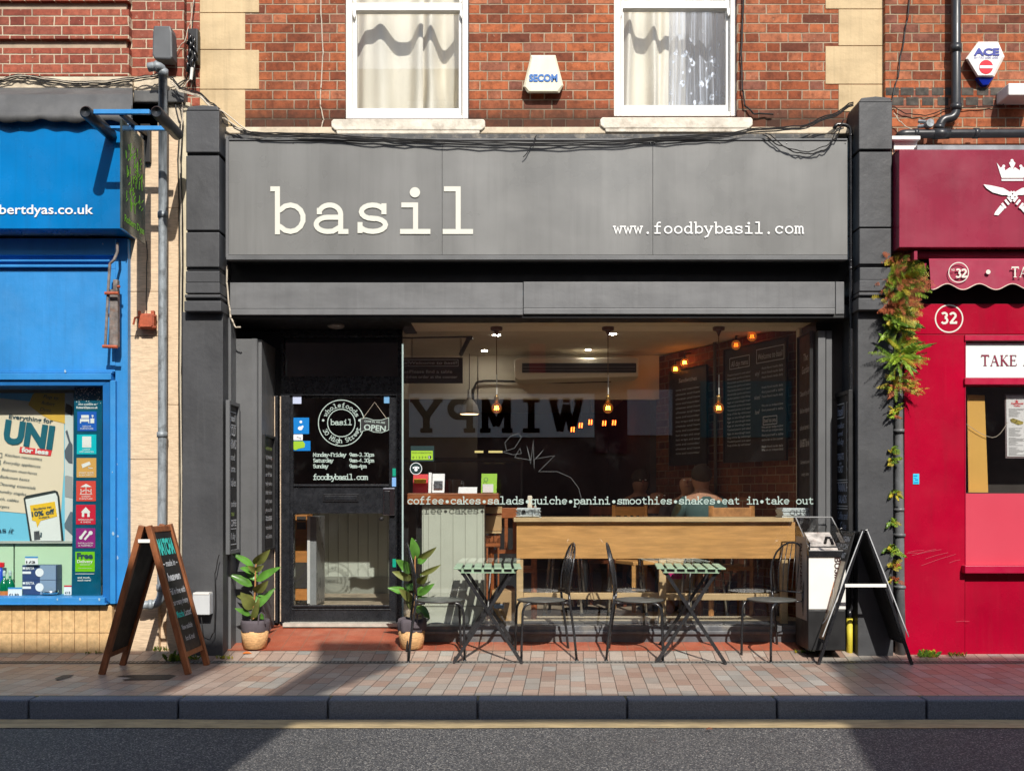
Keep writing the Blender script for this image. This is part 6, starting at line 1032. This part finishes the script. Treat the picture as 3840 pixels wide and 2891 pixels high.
# menu boards on the brick wall
UB = V((.434,-.901,0)).normalized(); OB = V((2.0,9.43,1.55))+V((-.9,-.43,0))*.03
L1 = [('All day menu',.22,.88,.05,.24,.0), ('Welcome to basil',.64,.90,.05,.32,.0), ('why?',.47,.76,.04,.06,0), ('where?',.47,.55,.04,.08,0), ('how?',.47,.42,.04,.06,0), ('basil to you',.64,.34,.035,.16,0)]
for i in range(19): L1.append((random.choice(('Soup of the day with bread', 'Toasted panini and salad', 'Jacket potato with filling', 'Homemade quiche and leaves', 'Eggs on sourdough toast')), .21, .80-i*.036, .017, .33, 0))
for y in (.81,.77,.73, .64,.60,.56, .48,.44, .29,.26,.22,.18,.12,.09): L1.append((random.choice(('We are an independent', 'fresh food made daily', 'find yourself a table', 'and order at the counter')), .67, y, .02, .28, 0))
board('menu_board', OB, UB, .86, 1.05, L1, 'large chalk menu board on the inner brick wall, with the all day menu', frame=.006, mat='black', bars=[(.08,.86,.36,.96), (.46,.87,.82,.99), (.55,.32,.73,.39)])
OB2 = V((1.62,10.23,1.55))+V((-.9,-.43,0))*.03
board('menu_board', OB2, UB, .62, .95, [('Sandwiches',.3,.82,.04,.3,0)]+[(random.choice(('cheese and ham','tuna and cucumber','hot wraps and soup')), .3, .74-i*.045, .02, .4, 0) for i in range(15)], 'smaller and darker chalk menu board farther back on the inner brick wall', frame=.006, mat='black')
board('notice_board', V((2.404,8.5,.55)), V((0,-1,0)), .37, 2.02, [('The',.2,1.80,.06,.12,0), ('Guardian',.2,1.70,.06,.2,0), ("'Obsessed by coffee",.19,1.52,.04,.3,0), ("Basil is an independent",.19,1.38,.04,.3,0), ('café and serves the',.19,1.24,.04,.3,0), ('UKs BEST flat white',.19,1.10,.06,.3,.01), ('Guaranteed to revive',.19,.96,.03,.26,0), ('every time',.19,.86,.03,.2,0)], 'tall dark board quoting a newspaper on the right return of the cafe window', frame=.008, mat='black')
# hanging welcome sign
hs = empty('hanging_sign', at(1632, 1437, 8.8), 'black hanging sign welcoming customers, on chains at the left of the cafe window', 'sign'); t = B(); t.px(1528, 1341, 1735, 1437, 8.8, .02); t.build('panel', M['chalk'], hs); t = B()
ptext(t, 'Welcome to basil!', 1534, 1366, 11, 8.797, 180, shear=.1, bold=.01); ptext(t, 'Please find a table', 1536, 1399, 11, 8.797, 160, bold=.01); ptext(t, 'then order at the counter', 1532, 1418, 10, 8.797, 183, bold=.01); k = 8.797/F; t.ribbon([(0,0),(186*k,0),(186*k,24*k),(0,24*k)], 2*k, at(1532,1373,8.797), FU, FW, FN, closed=True); t.build('chalk_writing', M['chalkw'], hs)
t = B(); t.tube([at(1517,1268,8.8), at(1765,1263,8.8)], .008, 7); t.px(1748,1260,1772,1272,8.78,.05); t.tube([at(1757,1272,8.8), at(1728,1330,8.9)], .02, 7); t.build('bracket', M['black'], hs); t = B()
for x in (1545, 1728):
    for i in range(8): t.tube([at(x+3*cos(a*pi/3), 1275+i*8.5+5*sin(a*pi/3), 8.8+(.004 if i % 2 else 0)) for a in range(6)], .0022, 5, closed=True)
t.build('chain', M['black'], hs)
for px_, py_, D, r_, lab in ((1760,1553,10.0,.10,'white dome lamp shade hanging behind the left pendant bulb'), (1718,1584,11.4,.12,'dimmer dome lamp shade hanging lower and farther back')):
    c = at(px_, py_, D); r = empty('dome_lamp', c, lab, 'pendant lamp'); t = B(); t.lathe(c, [(r_*.99,.001),(r_,.0),(r_*.97,.03),(r_*.8,.08),(r_*.45,.13),(r_*.2,.16),(r_*.18,.24)], 24); t.build('shade', mk('shade_white', (.5,.48,.44), .5), r, smooth=True); t = B(); t.tube([c+V((0,0,.24)), (c.x,D,CZ)], .004, 6); t.build('cord', M['black'], r); t = B(); t.disc((0,0), r_*.9, c+V((0,0,-.002)), V((1,0,0)), V((0,1,0)), V((0,0,-1))); t.build('diffuser', flat('warm_glow', (1,.7,.4), .5, emit=3), r)
# air conditioner
ac = empty('air_conditioner', at(2165,1420,10.2), 'long beige wall air conditioner with dark slot above the back opening', 'air conditioner'); t = B(); t.ppoly([(1928,1352),(1945,1342),(2395,1342),(2396,1412),(1945,1425),(1930,1415)], 10.1, .38); t.build('casing', M['ceil'], ac, bevel=.01); t = B(); t.px(1958, 1362, 2386, 1397, 10.09, .02); t.build('slot', M['black'], ac); t = B(); t.px(1962, 1374, 2382, 1377, 10.075, .02); t.px(1962, 1386, 2382, 1388, 10.075, .02); t.build('louvre', mk('louvre', (.12,.11,.1), .5), ac)
cable([(1775,1500),(1772,1460),(1790,1432),(1820,1428),(1940,1430),(2100,1434),(2290,1430)], 10.45, .012, cb, 'thick black cable looping under the air conditioner', 0)
for x, y, w_, lab in ((1862,1258,30,'round ceiling downlight beside the left pendant rose'), (1817,1316,24,'round ceiling downlight above the dome lamp shade'), (2206,1313,22,'round ceiling downlight above the air conditioner'), (2296,1254,28,'round ceiling downlight beside the middle pendant rose')):
    D = (CZ+.048-H)*F/(HY-y); c = at(x, y, D); t = B(); t.lathe(c, [(w_*.0011,.0),(w_*.0013,.004)], 20); tag(t.build('downlight', flat('downlight_glow', (1,.93,.8), .5, emit=120)), lab, 'downlight', 'ceiling downlights in the cafe')
# service cabinet, leaflets, boxes
cab = empty('service_cabinet', at(1700,2345,8.6), 'sage painted panelled cabinet with thick wooden top behind the cafe window', 'cabinet'); t = B(); t.px(1582, 1893, 1816, 2344, 8.185, .45); t.build('body', M['sage'], cab, bevel=.003); t = B()
for x in (1606, 1652, 1698, 1744, 1788): t.px(x, 1895, x+1.6, 2270, 8.182, .004)
t.px(1582, 2270, 1816, 2273, 8.179, .01); t.px(1586,1895,1588,2344,8.18,.01); t.px(1810,1895,1812,2344,8.18,.01); t.build('groove', mk('sage_shade', (.30,.31,.26), .6), cab); t = B(); t.px(1527, 1849, 1870, 1892, 8.14, .62); t.build('worktop', M['redwood'], cab, bevel=.006)
lv = lambda x0, y0, x1, y1, D, c, nm, lab, pr=None: tag((lambda t: (t.prism([at(x0,y1,D), at(x1,y1,D), at(x1+2,y0,D+.05), at(x0+2,y0,D+.05)], (0,.012,0)), t)[1])(B()).build(nm, c), lab, 'leaflets', 'leaflets on the wooden top')
o = lv(1548, 1778, 1604, 1848, 8.40, redp, 'leaflet', 'red and yellow leaflet in the rack behind the paw sticker'); t = B(); t.px(1552, 1795, 1598, 1812, 8.395, .003); t.build('print', flat('leaf_yellow', (.75,.45,.02)), o)
o = lv(1606, 1772, 1617, 1848, 8.46, wh, 'leaflet', 'white leaflet edge behind the red and yellow leaflet'); o = lv(1620, 1776, 1666, 1847, 8.42, wh, 'leaflet', 'white leaflet with a black and white photo in the rack'); t = B(); t.px(1627, 1803, 1660, 1832, 8.41, .004); t.build('picture', mk('grey_photo', (.12,.13,.15), .5, var=.9, sc=60), o)
o = lv(1718, 1826, 1788, 1849, 8.42, wh, 'card', 'small white card lying upright between the leaflets'); o = lv(1804, 1776, 1862, 1848, 8.42, flat('leaf_green', (.28,.55,.02)), 'leaflet', 'bright green leaflet at the right end of the wooden top'); t = B(); t.px(1810, 1815, 1850, 1846, 8.412, .004); t.build('print', wh, o); t = B(); t.ribbon([(.016*cos(i*pi/8), .016*sin(i*pi/8)) for i in range(16)], .004, at(1822,1798,8.41), FU, FW, FN, closed=True); t.build('emblem', navy, o)
for i, (x0, y0, x1, y1, D, lab) in enumerate(((1820,1900,1882,1925,8.50,'small cardboard box topmost of the stack beside the cabinet'), (1821,1932,1881,1990,8.48,'square cardboard box under the topmost one beside the cabinet'))):
    o = rbox(x0, y0, x1, y1, D, .3, M['card'], 'cardboard_box', lab, 'box', .003, 'cardboard boxes beside the cabinet'); t = B(); t.px(x0+2, y0+1, x1-2, y0+3, D-.003, .002); t.build('flap_edge', mk('card_edge', (.36,.22,.1), .8), o)
o = rbox(1845, 2215, 1932, 2345, 8.42, .35, M['card'], 'cardboard_box', 'large open carton on the deck behind the first green table', 'box', .003, 'cardboard boxes beside the cabinet'); t = B(); t.prism([at(1932,2215,8.42), at(1932,2215,8.77), at(1946,2240,8.77), at(1946,2240,8.42)], (0,0,.004)); t.prism([at(1845,2216,8.77), at(1932,2216,8.77), at(1925,2195,8.8), at(1850,2195,8.8)], (0,.004,0)); t.build('flap', M['card'], o); t = B(); t.px(1852, 2264, 1890, 2280, 8.417, .002); t.build('label', mid, o)
o = rbox(1820, 1992, 1880, 2000, 8.45, .3, M['oakl'], 'wooden_shelf', 'small stacked wooden stand under the cardboard boxes', 'stand', .002); t = B(); t.px(1821, 2008, 1876, 2050, 8.46, .03); t.px(1824,2050,1830,2340,8.47,.03); t.px(1866,2050,1872,2340,8.47,.03); t.build('front_board', M['redwood'], o)
# window bar
bar = empty('window_bar', at(2440,2345,8.5), 'long pale oak bar with deep front board behind the cafe window', 'bar counter')
t = B(); t.px(1926, 1941, 2976, 1956.5, 8.17, .48); t.build('top', M['oakl'], bar, bevel=.003); t = B(); t.px(1937, 1957.5, 2982, 2094, 8.21, .03); t.build('front_board', M['oak'], bar, bevel=.002)
for x0, x1 in ((1937,1962), (2472,2498), (2930,2955)): t = B(); t.px(x0, 2095, x1, 2343, 8.22, .06); t.build('leg', M['oakl'], bar, bevel=.003)
t = B(); t.px(1963, 2223, 2471, 2247, 8.30, .06); t.px(2499, 2226, 2929, 2250, 8.30, .06); t.build('foot_rail', M['oakl'], bar, bevel=.003)
st0 = empty('bar_stool', (0,0,0), 'x', 'stool', 'steel legged stools at the window bar'); t = B(); t.lathe((0,0,.54), [(.13,0),(.17,.01),(.17,.04),(.12,.05)], 24); t.build('seat', M['darkwood'], st0)
for sx_ in (-1, 1):
    for sy_ in (-1, 1): t = B(); t.tube([(sx_*.12,sy_*.12,.54),(sx_*.165,sy_*.165,.0)], .0125, 10); t.build('leg', M['steel'], st0, smooth=True); t = B(); t.tube([(sx_*.163,sy_*.163,.03),(sx_*.166,sy_*.166,.0)], .016, 10); t.build('foot_cap', M['black'], st0)
t = B(); t.tube([(.15*cos(i*pi/10),.15*sin(i*pi/10),.22) for i in range(20)], .007, 6, closed=True); t.build('foot_ring', M['steel'], st0)
for i, (px_, lab) in enumerate(((2120,'stool behind the second bistro chair, leftmost at the window bar'), (2348,'stool behind the third bistro chair at the window bar'), (2636,'stool behind the second green table at the window bar'), (2820,'stool nearest the newspaper box at the window bar'))):
    o = st0 if i == 0 else copy_tree(st0); o.location = ((px_-CX)*8.93/F, 8.93, .16 if 0 else .2); o.rotation_euler = (0,0,R(8*i-10)); tag(o, lab)
def wchair(px_, D_, rot, lab, mat, sc=1.0, zf=.16):
    r = empty('wooden_chair', (0,0,0), lab, 'chair'); t = B(); t.box(-.2,.2,-.2,.2,.44,.475); t.build('seat', mat, r, bevel=.006)
    for x, y, z in ((-.18,-.18,.44),(.18,-.18,.44),(-.18,.18,1.0),(.18,.18,1.0)): t = B(); t.bar((x,y,0),(x,y,z),.035,.035); t.build('leg', mat, r, bevel=.003)
    t = B(); t.box(-.17,.17,.17,.195,.90,.985); t.box(-.17,.17,.17,.195,.6,.635); t.build('back_rail', mat, r, bevel=.003)
    for x in (-.1, -.03, .04, .11): t = B(); t.box(x,x+.028,.172,.19,.635,.90); t.build('back_slat', mat, r)
    r.location = ((px_-CX)*D_/F, D_, zf); r.rotation_euler = (0,0,R(rot)); return r
wchair(2722, 8.95, 184, 'carved light wooden chair whose back rises above the window bar', mk('light_carved_wood', (.46,.22,.08), .5, var=.35, sc=20)); wchair(1925, 8.72, 178, 'dark reddish wooden chair between the cabinet and the window bar', M['redwood']); wchair(2400, 9.7, 25, 'yellowish wooden chair standing in the shade behind the bar', M['oak']); wchair(2250, 9.9, -30, 'dark wooden chair deep behind the window bar', M['darkwood'])
def rtable(px_, D_, lab):
    r = empty('cafe_table', ((px_-CX)*D_/F, D_, .16), lab, 'table'); c = r.location.copy(); t = B(); t.lathe(c+V((0,0,.72)), [(.34,0),(.35,.01),(.35,.03),(.3,.035)], 32); t.build('table_top', M['oakl'], r); t = B(); t.tube([c, c+V((0,0,.72))], .035, 12); t.lathe(c, [(.22,0),(.2,.02),(.05,.04)], 20); t.build('pedestal', M['black'], r)
rtable(2190, 9.6, 'round pale topped table just behind the window bar'); rtable(2470, 9.75, 'round table where the dim group sits deep in the cafe')
o = rbox(2500, 2098, 2606, 2222, 9.3, .15, mk('bag_paper', (.50,.36,.2), .8, var=.1), 'carrier_bag', 'tan paper bag with a magenta band under the window bar', 'bag', .01); t = B(); t.px(2501, 2134, 2572, 2170, 9.296, .003); t.build('band', flat('magenta', (.55,.01,.18)), o); t = B(); ptext(t, 'BAGS', 2503, 2166, 13, 9.294, 52); t.build('lettering', bk, o)
def papers(x0, x1, y1, n, D, lab):
    t = B()
    for i in range(n): dx = random.uniform(-4,4); t.px(x0+dx, y1-(i+1)*(38/n)*.95+.6, x1+dx, y1-i*(38/n)*.95, D+random.uniform(0,.02), .2)
    return tag(t.build('magazine_stack', mk('magazine', (.66,.72,.74), .5, var=.15, sc=30), origin=at((x0+x1)/2,y1,D)), lab, 'magazines')
papers(1938, 2026, 1940, 9, 8.19, 'stack of pale papers at the left end of the window bar'); t = B(); t.disc((0,0), .015, at(1963,1918,8.18), FU, FW, FN); tag(t.build('label_dot', bk), 'round black dot printed on the end of the paper stack', 'label'); papers(2934, 3034, 1940, 5, 8.19, 'stack of books at the right end of the window bar')
t = B(); t.px(1780, 1690, 1812, 1697, 10.2, .05); t.px(1832, 1690, 1884, 1697, 10.2, .05); tag(t.build('strip_light', flat('strip_glow', (.9,.75,.3), .5, emit=.8)), 'dim yellow strip light over the dark serving counter', 'light'); 
cd = empty('display_counter', at(1750, 2100, 9.9), 'dark glass serving counter behind the service cabinet', 'counter'); t = B(); t.px(1560, 1715, 1960, 1725, 9.8, .6); t.px(1560, 1980, 1960, 2300, 9.8, .6); t.px(1560, 1725, 1568, 1980, 9.8, .03); t.px(1952, 1725, 1960, 1980, 9.8, .03); t.build('frame', M['black'], cd); t = B(); t.px(1568, 1725, 1952, 1980, 9.81, .004); t.build('pane', M['glassd'], cd)
o = rbox(1978, 1858, 1996, 1940, 8.42, .03, M['ceil'], 'menu_card', 'small upright pale menu card standing on the bar', 'card')
# people sitting deep inside
def person(px_, py_, D_, yaw, shirt, lab, hairy=True, lean=.1, hood=0):
    c = at(px_, py_, D_); Z0 = c.z-.78; P = lambda x, y, z: (x, y, z)
    vs_ = [P(0,0,.0),P(0,-.02*0+lean*.2,.22),P(0,lean*.6,.45),P(0,lean,.56),P(0,lean*1.1,.63),P(0,lean*1.25,.70),P(0,lean*1.3,.80)]; es = [(i,i+1) for i in range(6)]; rd = [.15,.14,.15,.10,.05,.098,.09]
    for s in (-1, 1):
        k = len(vs_); vs_ += [P(.19*s,lean*.9,.51),P(.24*s,lean+.06,.27),P(.20*s,lean+.28,.16),P(.17*s,lean+.35,.16)]; rd += [.062,.045,.034,.024]; es += [(3,k),(k,k+1),(k+1,k+2),(k+2,k+3)]
        for q in range(5): vs_.append(P(.17*s+(q-2)*.018, lean+.35+(.075 if q else .04)-.006*abs(q-2), .15)); rd.append(.008); es.append((k+3, len(vs_)-1))
        k = len(vs_); vs_ += [P(.10*s,.02,-.02),P(.13*s,.42,.0),P(.13*s,.45,-.42),P(.13*s,.56,-.46)]; rd += [.09,.065,.045,.035]; es += [(0,k),(k,k+1),(k+1,k+2),(k+2,k+3)]
    me = bpy.data.meshes.new('person'); me.from_pydata(vs_, es, []); o = bpy.data.objects.new('person', me); COL.objects.link(o); o.location = (c.x, D_, Z0); o.rotation_euler = (0,0,R(yaw))
    sk = o.modifiers.new('skin', 'SKIN'); [setattr(me.skin_vertices[0].data[i], 'radius', (r_, r_*.8 if i < 4 else r_)) for i, r_ in enumerate(rd)]; me.skin_vertices[0].data[0].use_root = True
    sb = o.modifiers.new('sub', 'SUBSURF'); sb.levels = 1; sb.render_levels = 2; me.materials.append(M['skin']); tag(o, lab, 'person', 'people sitting in the cafe')
    def child(t, nm, mt):
        m_ = bpy.data.meshes.new(nm); m_.from_pydata(t.v, [], t.f); m_.materials.append(mt); q = bpy.data.objects.new(nm, m_); COL.objects.link(q); q.parent = o
        for p_ in m_.polygons: p_.use_smooth = True
    t = B(); hx, hy, hz = 0, lean*1.3, .77; t.ball((hx,hy-.018,hz+.012), .096, .104, .10, 18, 11)
    if hairy: child(t, 'hair', M['hair'])
    t = B(); t.lathe((0,0,0), [(.17,-.05),(.175,.1),(.165,.25),(.185,.42),(.20,.50),(.13,.575),(.075,.60)], 20, sx=1.05, sy=.72); t.v = [V((v.x, v.y+lean*max(0,v.z)*1.7, v.z)) for v in t.v]
    for s in (-1, 1): t.tube([(.15*s,lean*.9,.52),(.21*s,lean+.0,.47),(.245*s,lean+.05,.33)], [.075,.07,.062], 10)
    child(t, 'shirt', shirt)
    t = B()
    for s in (-1,1): t.ball((.03*s,lean*1.3+.083,.765), .012, .006, .008, 8, 5)
    child(t, 'eye', M['white']); t = B(); t.ball((0,lean*1.3+.088,.745), .012, .018, .02, 8, 6); t.ball((0,lean*1.3+.074,.705), .024, .008, .006, 8, 5); child(t, 'face_feature', flat('lip', (.3,.12,.09)))
person(2650, 1778, 9.4, 14, M['tee'], 'person in a teal patterned t-shirt seen from behind above the bar'); person(2585, 1795, 9.85, 165, M['dshirt'], 'bald person facing the one in the teal shirt', False); person(2388, 1795, 10.8, 190, M['dshirt'], 'dim person with head upright deep behind the bar'); person(2410, 1852, 10.4, 200, M['dshirt'], 'dim person with lowered head in front of the upright one', False, .25)
